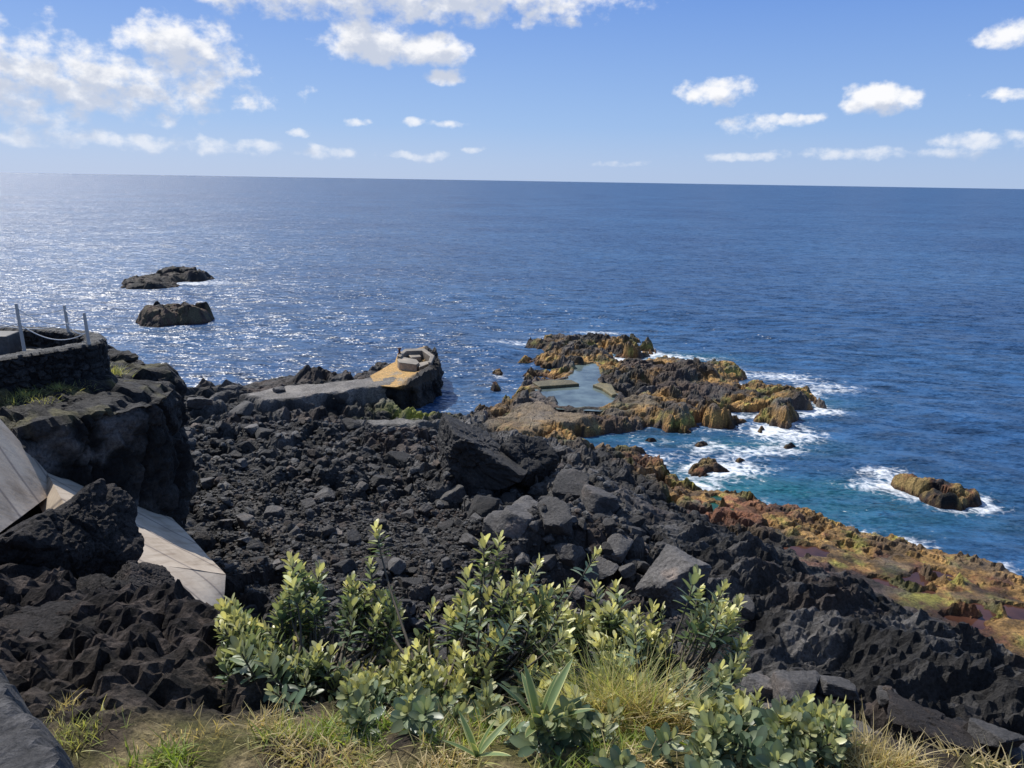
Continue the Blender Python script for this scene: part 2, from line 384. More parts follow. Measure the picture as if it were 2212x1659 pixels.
# ---------------- sea
def axis(lo,hi,s,R):
    c=list(np.arange(lo,hi,s)); a=[];st=s;v=c[0]
    while v>-R: st*=1.16; v-=st; a.append(v)
    b=[];st=s;v=c[-1]
    while v<R: st*=1.16; v+=st; b.append(v)
    return np.array(a[::-1]+c+b)
wx_=axis(-42,42,.27,40000); wy_=axis(16,84,.27,40000)
SX,SY=np.meshgrid(wx_,wy_)
inner=(np.abs(SX)<60)&(SY>0)&(SY<112)
SD=np.full(SX.shape,-60.)
xs,ys=SX[inner],SY[inner]
dd=sdist(xs,ys,coast)
for p in ipoly: dd=np.maximum(dd,sdist(xs,ys,p))
SD[inner]=dd
fade=sm(0,18,np.minimum(np.minimum(SX+60,60-SX),np.minimum(SY-0,102-SY)))
wz=np.zeros(SX.shape)
r2=np.random.default_rng(3)
for i in range(26):
    Lw=1.6*1.13**i*.75; th=math.radians(-125+r2.normal()*32); kx,ky=math.cos(th)*2*math.pi/Lw,math.sin(th)*2*math.pi/Lw
    a=.0065*Lw**.75
    ph=kx*(SX+.5*np.sin(SY/7+i))+ky*SY+r2.uniform(0,6.28)
    wz+=a*(1-np.abs(np.sin(ph/2))*2+.3)
wz=wz*fade*sm(0,3,-SD)*.8
foam=np.zeros(SX.shape); shal=np.zeros(SX.shape)
near=np.exp(-np.maximum(-SD,0)/.75)
expo=sm(2,10,SX)*.5+.25
foam+=near*expo*(.8+.6*fbm(SX/3,SY/3,401,3))
blobs=[(1340,778,2.6,1.0,.9),(1690,812,3.2,1.6,.9),(1790,838,3.6,2.0,.8),(1100,742,3,1.3,.75),(1190,728,4,1.0,.6),(1300,718,4,1.0,.8),(1430,768,2.5,1.2,.6),(1520,775,4,1.3,.6),(1070,815,1.8,1.8,.45),(980,850,2,3,.35),
 (1710,940,2.6,1.6,.95),(1640,975,2.6,1.1,.8),(1600,1015,2.4,.9,.8),(1790,890,1.8,1.1,.8),(1880,1050,1.9,.7,.75),(1920,1015,1.5,.8,.55),(2010,1075,2.0,.6,.5),(2120,1100,1.5,.6,.5),(1870,1020,1.5,1.1,.45),(2140,1222,1.3,.5,.9),(1980,1180,1.6,.4,.6),(1930,1165,1.5,.4,.5),
 (420,612,3.4,1.5,1.0),(500,610,5.5,1.8,.65),(390,708,3,.7,.45),(250,625,2,.8,.4),(930,885,2.2,1.2,.45),(1480,985,2.0,.6,.35),(1500,1052,1.6,.5,.7),(1620,1040,3,.6,.3)]
for a,b,rx,ry,s in blobs:
    c=at_z(a,b,0); foam+=s*np.exp(-(((SX-c[0])/rx)**2+((SY-c[1])/ry)**2)*1.2)
for a,b,rx,ry,s in [(1700,1060,6,1.6,.7),(1850,1120,5,1.6,.45),(1500,772,4,1.5,.5),(1560,1030,3,1.5,.5),(1760,870,3,1.5,.35),(1340,950,3,1,.25),(1380,770,3,1.2,.6),(1640,960,4,1.5,.5)]:
    c=at_z(a,b,0); shal+=s*np.exp(-(((SX-c[0])/rx)**2+((SY-c[1])/ry)**2))
shal+=.12*np.exp(-np.maximum(-SD,0)/1.6)*sm(0,8,SX)
Cw=np.stack([np.clip(foam,0,1.5),np.clip(shal,0,1),np.zeros_like(foam)],-1).reshape(-1,3)
me=mk_mesh('sea',np.stack([SX,SY,wz],-1).reshape(-1,3),grid_faces(len(wy_),len(wx_)),Cw,smooth=True)
m,nt,b=newmat('sea_water_material'); L=nt.links
geo=N(nt,'ShaderNodeNewGeometry'); pos=geo.outputs['Position']
def slope(sx,sy,k,det,rot=0.6):
    mp=N(nt,'ShaderNodeMapping'); L.new(pos,mp.inputs[0]); mp.inputs['Rotation'].default_value=(0,0,rot); mp.inputs['Scale'].default_value=(sx,sy,1)
    n=noise(nt,1,det,.6,mp.outputs[0])
    s=vmt(nt,'SUBTRACT',n.outputs['Color'],(.5,.5,.5))
    return vmt(nt,'MULTIPLY',s,(k,k,0))
sl=vmt(nt,'ADD',slope(.10,.22,.5,2),slope(.8,1.9,1.6,2,.5))
sl=vmt(nt,'ADD',sl,slope(3.8,7.0,2.2,2,.7))
nrm=vmt(nt,'NORMALIZE',vmt(nt,'ADD',geo.outputs['Normal'],sl))
L.new(nrm,b.inputs['Normal'])
at=N(nt,'ShaderNodeVertexColor',layer_name='Col'); sp=N(nt,'ShaderNodeSeparateColor'); L.new(at.outputs[0],sp.inputs[0])
nl=noise(nt,.02,3,.6,pos)
deep=ramp(nt,nl.outputs[0],[(.35,(.014,.050,.125)),(.65,(.028,.086,.185))]).outputs[0]
mpr=N(nt,'ShaderNodeMapping'); L.new(pos,mpr.inputs[0]); mpr.inputs['Rotation'].default_value=(0,0,.5); mpr.inputs['Scale'].default_value=(.35,1.1,1)
rp=noise(nt,1,4,.65,mpr.outputs[0]); rr_=N(nt,'ShaderNodeMapRange'); L.new(rp.outputs[0],rr_.inputs[0]); rr_.inputs[1].default_value=.35; rr_.inputs[2].default_value=.65; rr_.inputs[3].default_value=.45; rr_.inputs[4].default_value=1.55
deep=mixc(nt,1.0,deep,rr_.outputs[0],'MULTIPLY')
cn=noise(nt,.5,3,.6,pos)
shf=mth(nt,'MULTIPLY',sp.outputs[1],mth(nt,'MULTIPLY_ADD',cn.outputs[0],1.4,.3),clamp=True)
wc=mixc(nt,shf,deep,(.016,.12,.155))
d1=noise(nt,.9,2,.6,pos)
wv=vmt(nt,'ADD',pos,vmt(nt,'MULTIPLY',d1.outputs['Color'],(1.4,1.4,0)))
vo=N(nt,'ShaderNodeTexVoronoi',feature='DISTANCE_TO_EDGE'); vo.inputs['Scale'].default_value=1.9; L.new(wv,vo.inputs['Vector'])
fn=noise(nt,1.8,7,.75,pos)
lace=mth(nt,'SUBTRACT',.34,mth(nt,'MULTIPLY',vo.outputs[0],2.2))
fa=mth(nt,'ADD',mth(nt,'MULTIPLY',fn.outputs[0],1.7),mth(nt,'MULTIPLY',lace,.55))
fv=mth(nt,'ADD',fa,mth(nt,'MULTIPLY',sp.outputs[0],.85))
fm=N(nt,'ShaderNodeMapRange',interpolation_type='SMOOTHSTEP'); L.new(fv,fm.inputs[0]); fm.inputs[1].default_value=1.25; fm.inputs[2].default_value=1.95
gate=N(nt,'ShaderNodeMapRange'); L.new(sp.outputs[0],gate.inputs[0]); gate.inputs[1].default_value=.05; gate.inputs[2].default_value=.3
fmask=mth(nt,'MULTIPLY',fm.outputs[0],gate.outputs[0])
mp=N(nt,'ShaderNodeMapping'); L.new(pos,mp.inputs[0]); mp.inputs['Scale'].default_value=(.12,.35,1)
wn=noise(nt,1,4,.65,mp.outputs[0])
wm=N(nt,'ShaderNodeMapRange'); L.new(wn.outputs[0],wm.inputs[0]); wm.inputs[1].default_value=.72; wm.inputs[2].default_value=.78; wm.inputs[4].default_value=.6
fmask=mth(nt,'MAXIMUM',fmask,wm.outputs[0])
L.new(mixc(nt,fmask,wc,(.75,.78,.8)),b.inputs['Base Color'])
L.new(mth(nt,'MULTIPLY_ADD',fmask,.5,.33),b.inputs['Roughness'])
b.inputs['IOR'].default_value=1.333
add('sea',me,m,kind='structure',label='deep blue wind rippled ocean with white foam along rocks',cat='sea')

# ---------------- tide pools
def poolmat(name,c):
    m,nt,b=newmat(name)
    n=noise(nt,.8,4,.6,N(nt,'ShaderNodeNewGeometry').outputs['Position'])
    r=ramp(nt,n.outputs[0],[(.35,tuple(v*.6 for v in c)),(.65,tuple(v*1.3 for v in c))]); nt.links.new(r.outputs[0],b.inputs['Base Color'])
    b.inputs['Roughness'].default_value=.06; b.inputs['IOR'].default_value=1.333
    n2=noise(nt,4,3,.5,N(nt,'ShaderNodeNewGeometry').outputs['Position']); bp=N(nt,'ShaderNodeBump'); bp.inputs['Strength'].default_value=.12; bp.inputs['Distance'].default_value=.05
    nt.links.new(n2.outputs[0],bp.inputs['Height']); nt.links.new(bp.outputs[0],b.inputs['Normal'])
    return m
pm=[poolmat('clear_pool_material',(.13,.165,.155)),poolmat('green_pool_material',(.02,.09,.055)),poolmat('dark_pool_material',(.07,.032,.022))]
pl=['clear sheltered bathing pool between lava rocks','small green tide pool in the rock shelf','shallow reddish brown tide pool on the rock shelf']
for poly,z,c in pools:
    ctr=poly.mean(0); pp=ctr+(poly-ctr)*1.08+np.sign(poly-ctr)*.2
    me=bpy.data.meshes.new('pool'); me.from_pydata([(a,b_,z) for a,b_ in pp],[],[list(range(len(pp)))]); me.update()
    add('tide_pool_water',me,pm[c],kind='structure',label=pl[c],cat='tide pool')

# ---------------- rocks
def ico(n):
    bm=bmesh.new(); bmesh.ops.create_icosphere(bm,subdivisions=n,radius=1)
    V=np.array([v.co[:] for v in bm.verts]); Fc=np.array([[v.index for v in f.verts] for f in bm.faces]); bm.free(); return V,Fc
ICO={n:ico(n) for n in (1,2,3,4,5,6)}
def rockmesh(n,seed,planes=5,sc=(1,1,.75),rough=.06,freq=2.0,lo=.55,hi=.85,kk=60.,crag=1.0):
    r=np.random.default_rng(seed); V,Fc=ICO[n]
    box=np.array([[1,0,0],[-1,0,0],[0,1,0],[0,-1,0],[0,0,1],[0,0,-1]],float)+r.normal(0,.25,(6,3))
    nn=np.vstack([box,r.normal(size=(planes,3))]); nn/=np.linalg.norm(nn,axis=1)[:,None]
    dk=np.concatenate([r.uniform(lo,hi,6),r.uniform(hi-.15,.95,planes)])
    dots=np.maximum(V@nn.T,.05); rad=dk/dots
    rad=np.minimum(-np.log(np.exp(-kk*np.minimum(rad,3)).sum(1))/kk,1.5)
    P=V*rad[:,None]
    if rough>0:
        q=P*freq+seed
        P=P+V*(fbm3(q[:,0],q[:,1],q[:,2],seed,5 if n>4 else 4)*rough*2)[:,None]
        if n>4:
            f1,f2,wid_=worley3(q[:,0]*1.4,q[:,1]*1.4,q[:,2]*1.4,seed)
            P=P+V*((wid_-.5)*rough*1.6*crag-np.exp(-((f2-f1)/.08)**2)*rough*.7*crag)[:,None]
            q=P*freq*5
            P=P-V*(np.abs(fbm3(q[:,0],q[:,1],q[:,2],seed+5,4))*rough*1.5)[:,None]
            if n>5:
                q=P*freq*14; P=P-V*(np.maximum(fbm3(q[:,0],q[:,1],q[:,2],seed+9,2),0)*rough*.7)[:,None]
    return P*np.array(sc),Fc
variants=[]
for i in range(16):
    r=np.random.default_rng(900+i)
    V,Fc=rockmesh(4,40+i,planes=int(r.integers(5,9)),sc=(1,r.uniform(.65,1),r.uniform(.5,.85)),rough=.04,lo=.5,kk=45)
    V=V/np.abs(V[:,0]).max()
    me=mk_mesh('boulder',V,Fc,None,False); me.materials.append(M_boulder); variants.append(me)
def boulder(me,p,w,rot,hs=1.0,label='dark grey angular basalt boulder lying among black lava rubble',name='boulder'):
    o=add(name,me,None,label=label,cat='boulder',group='basalt boulders on the lava shore')
    o.location=p; o.scale=(w/2,w/2,w/2*hs); o.rotation_euler=rot; return o
nb=0
key=[(1195,1145,110,.8),(1042,1118,75,.9),(1228,1215,80,1.1),(1125,1150,85,1.0),(1300,1110,95,1.0),(1240,1080,100,1.1),(1100,1100,60,.9),(1170,1075,70,1),(980,1085,60,.9),
 (1715,1520,120,.8),(1810,1510,90,.8),(1610,1330,70,.9),(1330,1210,90,.9),(1385,1240,70,.9),(1290,1250,80,1),(575,990,40,.7),(545,940,50,.7),(700,1080,50,.7),(860,1010,70,.9),(820,1050,45,.8),
 (1640,1500,80,.8),(430,880,60,.8),(520,900,60,.8),(1850,1600,110,.7),(2150,1620,110,.6),(1760,1590,100,.8),(2190,1650,100,.8),(730,868,38,.9),(600,848,30,.8)]
for i,(a,b_,w,hs) in enumerate(key):
    P,t=hit(a,b_); ww=w/FP*t*1.05
    boulder(variants[i%16],(P[0],P[1]+ww*.2,P[2]+ww*.14),ww,(random.uniform(-.3,.3),random.uniform(-.3,.3),random.uniform(0,6.28)),hs); nb+=1
def special(name,label,px,py,w,seed,planes,sc,rot,mat,lift=.2,n=5,t=None,rough=.05,cat='boulder',freq=2.0,lo=.55,kk=60.,crag=1.0):
    ctr=t is not None
    if t is None: P,t=hit(px,py)
    else: P=at_d(px,py,t)
    V,Fc=rockmesh(n,seed,planes,sc,rough,freq,lo=lo,kk=kk,crag=crag); V=V/np.abs(V[:,0]).max()
    ww=w/FP*t
    o=add(name,mk_mesh(name,V,Fc,None,False),mat,label=label,cat=cat)
    o.location=(P[0],P[1]+(0 if ctr else ww*.2),P[2]+(0 if ctr else ww*lift)); o.scale=(ww/2,)*3; o.rotation_euler=rot
    return o
special('boulder','huge brown black angular lava block on rubble',1015,1035,210,11,6,(1,.9,.78),(.1,.3,.3),M_boulder,lift=.2,rough=.05,lo=.5,kk=35)
special('boulder','huge smooth grey basalt block with flat facets',1460,1310,165,17,6,(1,.9,.78),(.1,-.2,.6),M_boulder,lift=.22,rough=.03,lo=.55,kk=40)
special('boulder','large reddish brown flat topped lava block',2030,1640,210,23,5,(1,.8,.5),(.1,.25,-.3),M_near,lift=.15,kk=30)
special('boulder','large black basalt block with a shadowed face',1130,1030,105,29,6,(1,.9,.9),(.1,.1,.9),M_boulder,lift=.25,rough=.05,lo=.5,kk=30)
# foreground rocks on the bank
special('boulder','long leaning vesicular black basalt boulder beside the seawall',122,1205,345,51,10,(1,.85,.74),(0.15,-.72,.15),M_near,t=4.5,n=6,rough=.05,freq=1.8,lo=.68,kk=20)
special('boulder','rounded black basalt boulder resting against other rocks',305,1280,190,57,6,(1,.9,.75),(.3,.5,.5),M_near,t=4.2,n=6,rough=.05,kk=30)
special('boulder','low rounded basalt boulder with orange lichen',215,1318,250,63,6,(1,.9,.55),(.1,-.35,.2),M_near,t=3.9,n=6,rough=.05,kk=25)
special('boulder','broad weathered basalt boulder sunk into the bank',190,1410,430,69,6,(1,.8,.34),(.2,.10,.2),M_near,t=3.35,n=6,rough=.06,kk=20)
special('boulder','black basalt boulder leaning over the bank edge',370,1340,120,75,5,(1,.8,.8),(.1,.1,.9),M_near,t=3.7,n=5,kk=30)
special('boulder','black basalt boulder under the leaning boulder',40,1340,220,87,6,(1,.8,.6),(.1,.1,.9),M_near,t=4.0,n=6,rough=.06,kk=25)
special('boulder','small cracked basalt stone half buried in dark soil',520,1490,120,93,6,(1,.8,.55),(.1,.2,.5),M_near,t=2.95,n=5,rough=.06,kk=30)
special('boulder','small cracked basalt stone half buried in dark soil',330,1500,90,97,6,(1,.8,.55),(.1,.2,.9),M_near,t=2.85,n=5,rough=.06,kk=30)
nb+=12
rubpoly=polyz([(400,890),(900,890),(1250,940),(1330,1080),(1500,1200),(1530,1350),(1480,1600),(500,1300),(400,1120)],2.5)
rub2=polyz([(1560,1420),(1800,1480),(2000,1560),(2100,1700),(1500,1700)],3)
def sample(poly,n):
    lo,hi=poly.min(0),poly.max(0)
    p=rng.uniform(lo,hi,size=(n*4,2)); s=sdist(p[:,0],p[:,1],poly)>0
    return p[s][:n]
pts=np.vstack([sample(rubpoly,4600),sample(rub2,70)])
size=np.exp(rng.normal(-1.85,.6,len(pts))).clip(.06,.95)
zz=hz(pts[:,0],pts[:,1]); ok=(zz>.5)&(zz<8)
for poly,fz,c,w,kk in flats: ok&=sdist(pts[:,0],pts[:,1],poly)<.1
pts,size,zz=pts[ok],size[ok],zz[ok]
app=size/np.hypot(pts[:,0],pts[:,1]); order=np.argsort(-app)
nind=285-nb
for i in order[:nind]:
    w=size[i]; boulder(variants[random.randrange(16)],(pts[i,0],pts[i,1],zz[i]+w*.12),w,(random.uniform(-.5,.5),random.uniform(-.5,.5),random.uniform(0,6.28)),random.uniform(.8,1.2))
Vs,Fs,Cs=[],[],[];off=0
small=[rockmesh(2,500+i,4,(1,.85,.7),0,lo=.5,kk=200) for i in range(12)]
for j,i in enumerate(order[nind:]):
    V,Fc=small[j%12]; a=random.uniform(0,6.28); b_=random.uniform(-.7,.7)
    R=np.array(Matrix.Rotation(a,3,'Z')@Matrix.Rotation(b_,3,'X'))
    P=V@R.T*size[i]/2+np.array([pts[i,0],pts[i,1],zz[i]+size[i]*.12])
    Vs.append(P);Fs.append(Fc+off);off+=len(P)
    g=random.uniform(.02,.16)*(1 if random.random()<.6 else .5); t=random.random(); Cs.append(np.tile([g*(1.04+.25*(t>.75)),g,g*(.95-.15*(t>.75))],(len(P),1)))
gpt=sample(polyz([(430,1000),(900,1000),(1200,1180),(1300,1300),(600,1300),(450,1200)],3.3),8000)
gzz=hz(gpt[:,0],gpt[:,1])
V1,F1=ICO[1]
for k in range(len(gpt)):
    s=random.uniform(.02,.08); P=V1*rng.uniform(.7,1.2,size=(len(V1),1))*s*np.array([1,.8,.6])+np.array([gpt[k,0],gpt[k,1],gzz[k]+s*.2])
    Vs.append(P);Fs.append(F1+off);off+=len(P); g=random.uniform(.02,.15); Cs.append(np.tile([g*1.06,g,g*.93],(len(P),1)))
add('rubble',mk_mesh('rubble',np.vstack(Vs),np.vstack(Fs),np.vstack(Cs),False),M_ground,kind='stuff',label='loose black and grey basalt rubble covering the lava shore',cat='rubble')

# ---------------- cliff under the terrace
outl=np.array([[-10.6,13.2],[-10.2,14.0],[-9.5,15.0],[-8.9,15.7],[-8.3,16.3],[-7.85,17.0],[-8.0,18.2],[-8.8,19.6],[-9.5,20.6],[-10.6,21.6],[-12,22.6],[-16,24],[-22,24],[-22,12],[-13,12],[-11.6,12.5]])
def resample(P,n,closed=True):
    Q=np.vstack([P,P[:1]]) if closed else P
    s=np.concatenate([[0],np.cumsum(np.hypot(*np.diff(Q,axis=0).T))]); u=np.linspace(0,s[-1],n,endpoint=not closed)
    return np.stack([np.interp(u,s,Q[:,k]) for k in range(Q.shape[1])],-1)
nc=620; O=resample(outl,nc)
for _ in range(5): O=(O+np.roll(O,1,0)+np.roll(O,-1,0))/3
cen=np.array([-15,17.])
rings=[]
for k in np.linspace(0,1,84):
    z=3.2+k*(8.0-3.2)
    f=1-.13*(1-sm(0,.5,np.array(k)))-.03*sm(.9,1.0,np.array(k))**2
    rings.append(np.column_stack([cen+(O-cen)*f,np.full(nc,z)]))
for k in np.linspace(0,1,44)[1:]:
    f=.97*(1-k); rings.append(np.column_stack([cen+(O-cen)*f,np.full(nc,8.0+.25*sm(0,.35,k))]))
V=np.vstack(rings)
nrm=np.zeros_like(V); dxy=V[:,:2]-cen; nrm[:,:2]=dxy/np.maximum(np.linalg.norm(dxy,axis=1),1e-3)[:,None]
side=1-sm(7.92,8.05,V[:,2])
nrm=nrm*side[:,None]; nrm[:,2]=1-side
g=fbm3(V[:,0]/1.8,V[:,1]/1.8,V[:,2]/3.2,601,4)*.4
f1,f2,wi=worley3(V[:,0]/1.2+.3*g,V[:,1]/1.2,V[:,2]/2.6,603); h1,h2_,wj=worley3(V[:,0]/.42,V[:,1]/.42,V[:,2]/.6+g,605)
crg=(wi-.5)*.5-.22*np.exp(-((f2-f1)/.05)**2)+(wj-.5)*.12-.06*np.exp(-((h2_-h1)/.09)**2)+.12*fbm3(V[:,0]/.25,V[:,1]/.25,V[:,2]/.25,609,3)
V=V+nrm*((g*side+crg*(side+.6*(1-side))))[:,None]
nn=fbm3(V[:,0]/.9,V[:,1]/.9,V[:,2]/.9,631,4)
C=lerp(A(.014,.0132,.013),A(.050,.046,.043),sm(-.4,.5,nn))*(.7+.6*wj[:,None])
pale=sm(-.1,.2,fbm3(V[:,0]/1.2,V[:,1]/1.2,V[:,2]/.8,641,4))*sm(17.0,15.8,V[:,1]); C=lerp(C,A(.26,.25,.24),pale*.6*side)
topm=sm(7.7,8.1,V[:,2])*(1-side*.5); tg=fbm(V[:,0]/.5,V[:,1]/.5,643,3); C=lerp(C,A(.16,.14,.055),topm*sm(.05,.35,tg)*.7)
nr=len(rings); ii=np.arange(nr*nc).reshape(nr,nc); j2=np.roll(ii,-1,1)
Fc=np.stack([ii[:-1],j2[:-1],j2[1:],ii[1:]],-1).reshape(-1,4)
add('cliff',mk_mesh('cliff',V,Fc,C,False),M_ground,kind='structure',label='dark overhanging lava cliff below the terrace',cat='cliff')

# ---------------- terrace with masonry wall, posts and ropes
wall=np.array([[-16,12.4],[-13.6,13.6],[-11.7,16.2],[-10.6,17.7],[-10.3,18.2],[-10.35,18.7],[-10.8,19.3],[-11.8,19.8],[-13.2,20.0],[-16,20.0]])
ter=add('stone_terrace',None,label='viewing terrace with dark lava stone wall and rope railing',cat='terrace',loc=(-12,18,8.0))
def rel(V,o): return np.asarray(V)-np.array(o.location)
Wp=resample(wall,620,False)
for _ in range(4): Wp[1:-1]=(Wp[:-2]+Wp[1:-1]+Wp[2:])/3
tg=np.gradient(Wp,axis=0); tg/=np.linalg.norm(tg,axis=1)[:,None]; nr2=np.stack([tg[:,1],-tg[:,0]],-1)
sarc=np.concatenate([[0],np.cumsum(np.hypot(*np.diff(Wp,axis=0).T))])
prof=[(.2,z) for z in np.linspace(7.7,9.0,40)]+[(u,9.03) for u in np.linspace(.17,-.17,10)]+[(-.2,z) for z in np.linspace(9.0,8.3,12)]
VV=[];CC=[]
for k,(u,z) in enumerate(prof):
    f1,f2,idr,gx,gy=worley(sarc/.2+.4*fbm(sarc/.3,np.full(sarc.shape,z),5,2),np.full(sarc.shape,z/.13+(u*5 if abs(u)<.19 else 0)),701 if u>0 else 709)
    dsp=(.3+.9*idr)*.07*sm(.02,.2,f2-f1)+.02*fbm(sarc/.06,np.full(sarc.shape,z/.06),7,2)
    if abs(u)<.19: P=np.column_stack([Wp+nr2*u,np.full(len(Wp),z)+dsp*.3])
    else: P=np.column_stack([Wp+nr2*(u+np.sign(u)*dsp)[:,None],np.full(len(Wp),z)])
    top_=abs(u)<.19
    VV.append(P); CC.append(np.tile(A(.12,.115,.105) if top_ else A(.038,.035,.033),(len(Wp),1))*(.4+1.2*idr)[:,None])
V=np.vstack(VV); npf=len(prof)
ii=np.arange(npf*len(Wp)).reshape(npf,len(Wp)); Fc=np.stack([ii[:-1,:-1],ii[:-1,1:],ii[1:,1:],ii[1:,:-1]],-1).reshape(-1,4)
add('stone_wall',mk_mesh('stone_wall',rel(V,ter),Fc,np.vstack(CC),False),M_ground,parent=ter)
fl=np.vstack([wall,[[-21,20],[-21,12.4]]])
def prism(poly,z0,z1):
    n=len(poly); bm=bmesh.new()
    z0=z0 if hasattr(z0,'__len__') else [z0]*n; z1=z1 if hasattr(z1,'__len__') else [z1]*n
    lo=[bm.verts.new((p[0],p[1],a)) for p,a in zip(poly,z0)]; hi=[bm.verts.new((p[0],p[1],a)) for p,a in zip(poly,z1)]
    bm.faces.new(hi); bm.faces.new(lo[::-1])
    for i in range(n): bm.faces.new([lo[i],lo[(i+1)%n],hi[(i+1)%n],hi[i]])
    bmesh.ops.recalc_face_normals(bm,faces=bm.faces)
    me=bpy.data.meshes.new('prism'); bm.to_mesh(me); bm.free(); return me
def shift(me,o):
    me.transform(Matrix.Translation(-Vector(o.location))); return me
def bevel(me,w,seg=2):
    bm=bmesh.new(); bm.from_mesh(me); bmesh.ops.bevel(bm,geom=list(bm.edges),offset=w,segments=seg,affect='EDGES',profile=.5); bm.to_mesh(me); bm.free(); return me
add('terrace_floor',shift(prism(fl,7.9,8.60),ter),M_dconc,parent=ter)
bx=at_z(10,765,8.6); 
add('stone_bench',shift(bevel(prism([(bx[0]-1.2,bx[1]-.3),(bx[0]+.25,bx[1]-.2),(bx[0]+.15,bx[1]+.5),(bx[0]-1.2,bx[1]+.5)],8.603,9.1),.03),ter),M_dconc,parent=ter)
mp_,nt,b=newmat('grey_post_material'); n=noise(nt,6,4,.6); r=ramp(nt,n.outputs[0],[(.3,(.48,.44,.38)),(.7,(.64,.59,.52))]); nt.links.new(r.outputs[0],b.inputs['Base Color']); b.inputs['Roughness'].default_value=.7
mr_,nt,b=newmat('white_rope_material'); n=noise(nt,40,3,.6); r=ramp(nt,n.outputs[0],[(.3,(.6,.6,.58)),(.7,(.8,.8,.77))]); nt.links.new(r.outputs[0],b.inputs['Base Color']); b.inputs['Roughness'].default_value=.9
def tube(path,rad,ns=8):
    path=np.asarray(path,float); n=len(path); t=np.gradient(path,axis=0); t/=np.linalg.norm(t,axis=1)[:,None]
    up=np.where(np.abs(t[:,2:3])>.9,A(1,0,0),A(0,0,1)); a=np.cross(t,up); a/=np.linalg.norm(a,axis=1)[:,None]; c=np.cross(t,a)
    rad=np.broadcast_to(rad,(n,)); ang=np.arange(ns)*2*math.pi/ns
    V=path[:,None]+rad[:,None,None]*(a[:,None]*np.cos(ang)[None,:,None]+c[:,None]*np.sin(ang)[None,:,None])
    ii=np.arange(n*ns).reshape(n,ns); j=np.roll(ii,-1,1); return V.reshape(-1,3),np.stack([ii[:-1],j[:-1],j[1:],ii[1:]],-1).reshape(-1,4)
posts=[(55,770,8.72,113),(148,716,9.05,56),(192,742,9.05,66)]
tops=[]
for a,b_,z,hp in posts:
    B=at_z(a,b_,z); t=(B-CAM)@FWD; h=hp/FP*t*1.02
    zs=[z-.3,z,z+h*.5,z+h-.03,z+h-.004,z+h]; rr=np.array([.05,.05,.047,.045,.036,.003])*.8
    V,Fc=tube([(B[0]-.03*(q-z),B[1],q) for q in zs],rr,12)
    add('railing_post',mk_mesh('railing_post',rel(V,ter),Fc,None,True),mp_,parent=ter)
    tops.append(np.array([B[0]-.03*h,B[1],z+h]))
far=tops[0]+np.array([-2.2,-2.6,0.0]); far2=tops[1]+np.array([-2.5,.5,.0])
for (p,q,sag) in [(far,tops[0],.12),(tops[0],tops[2],.28),(tops[2],tops[1],.12),(tops[1],far2,.2)]:
    for dz in (-.1,-.48):
        u=np.linspace(0,1,24)[:,None]; P=p*(1-u)+q*u; P[:,2]+=dz-(sag*4*(u*(1-u)))[:,0]
        V,Fc=tube(P,.012,6); add('railing_rope',mk_mesh('railing_rope',rel(V,ter),Fc,None,True),mr_,parent=ter)

# ---------------- concrete seawall slabs
def slab(pts,thick,n,div=24):
    P=[np.array(p,float) for p in pts]; nv=np.cross(P[1]-P[0],P[3]-P[0]); nv/=np.linalg.norm(nv)
    if nv[2]<0: nv=-nv
    u=np.linspace(0,1,div+1); U,Vv=np.meshgrid(u,u); U=U[...,None];Vv=Vv[...,None]
    S=(P[0]*(1-U)+P[1]*U)*(1-Vv)+(P[3]*(1-U)+P[2]*U)*Vv
    top=S+nv*(.02*fbm(S[...,0]*1.2,S[...,1]*1.2,n,3))[...,None]; bot=S-nv*thick
    V=np.vstack([top.reshape(-1,3),bot.reshape(-1,3)]); m=(div+1)**2
    F1=grid_faces(div+1,div+1); idx=np.arange(m).reshape(div+1,div+1)
    loop=np.concatenate([idx[0],idx[1:,-1],idx[-1,-2::-1],idx[-2:0:-1,0]]); l2=np.roll(loop,-1)
    return V,np.vstack([F1,F1[:,::-1]+m,np.stack([loop,loop+m,l2+m,l2],-1)])
m_sl,nt,b=newmat('seawall_concrete_material'); pos=N(nt,'ShaderNodeNewGeometry').outputs['Position']
n=noise(nt,1.2,6,.65,pos); r=ramp(nt,n.outputs[0],[(.3,(.38,.30,.22)),(.5,(.51,.42,.32)),(.7,(.58,.49,.38))])
wv=N(nt,'ShaderNodeTexWave',wave_type='BANDS',bands_direction='Y'); wv.inputs['Scale'].default_value=.28; wv.inputs['Distortion'].default_value=.8; wv.inputs['Detail'].default_value=2; nt.links.new(pos,wv.inputs['Vector'])
jr=ramp(nt,wv.outputs['Fac'],[(.0,(.5,.5,.55)),(.03,(1,1,1))])
mpb=N(nt,'ShaderNodeMapping'); mpb.inputs['Rotation'].default_value=(0,0,.7); mpb.inputs['Scale'].default_value=(9,.5,1); nt.links.new(pos,mpb.inputs[0])
n3_=noise(nt,1.0,4,.7,mpb.outputs[0]); sr=ramp(nt,n3_.outputs[0],[(.30,(.68,.64,.6)),(.5,(1,1,1))])
c_=mixc(nt,1.0,r.outputs[0],jr.outputs[0],'MULTIPLY'); c_=mixc(nt,1.0,c_,sr.outputs[0],'MULTIPLY')
nt.links.new(c_,b.inputs['Base Color']); b.inputs['Roughness'].default_value=.85
n2=noise(nt,14,6,.7,pos); bp=N(nt,'ShaderNodeBump'); bp.inputs['Strength'].default_value=.4; bp.inputs['Distance'].default_value=.02; nt.links.new(n2.outputs[0],bp.inputs['Height']); nt.links.new(bp.outputs[0],b.inputs['Normal'])
sea=add('concrete_seawall',None,label='sloping beige concrete seawall slabs below the terrace cliff',cat='seawall',loc=(-8,13,4.5))
zt=5.0
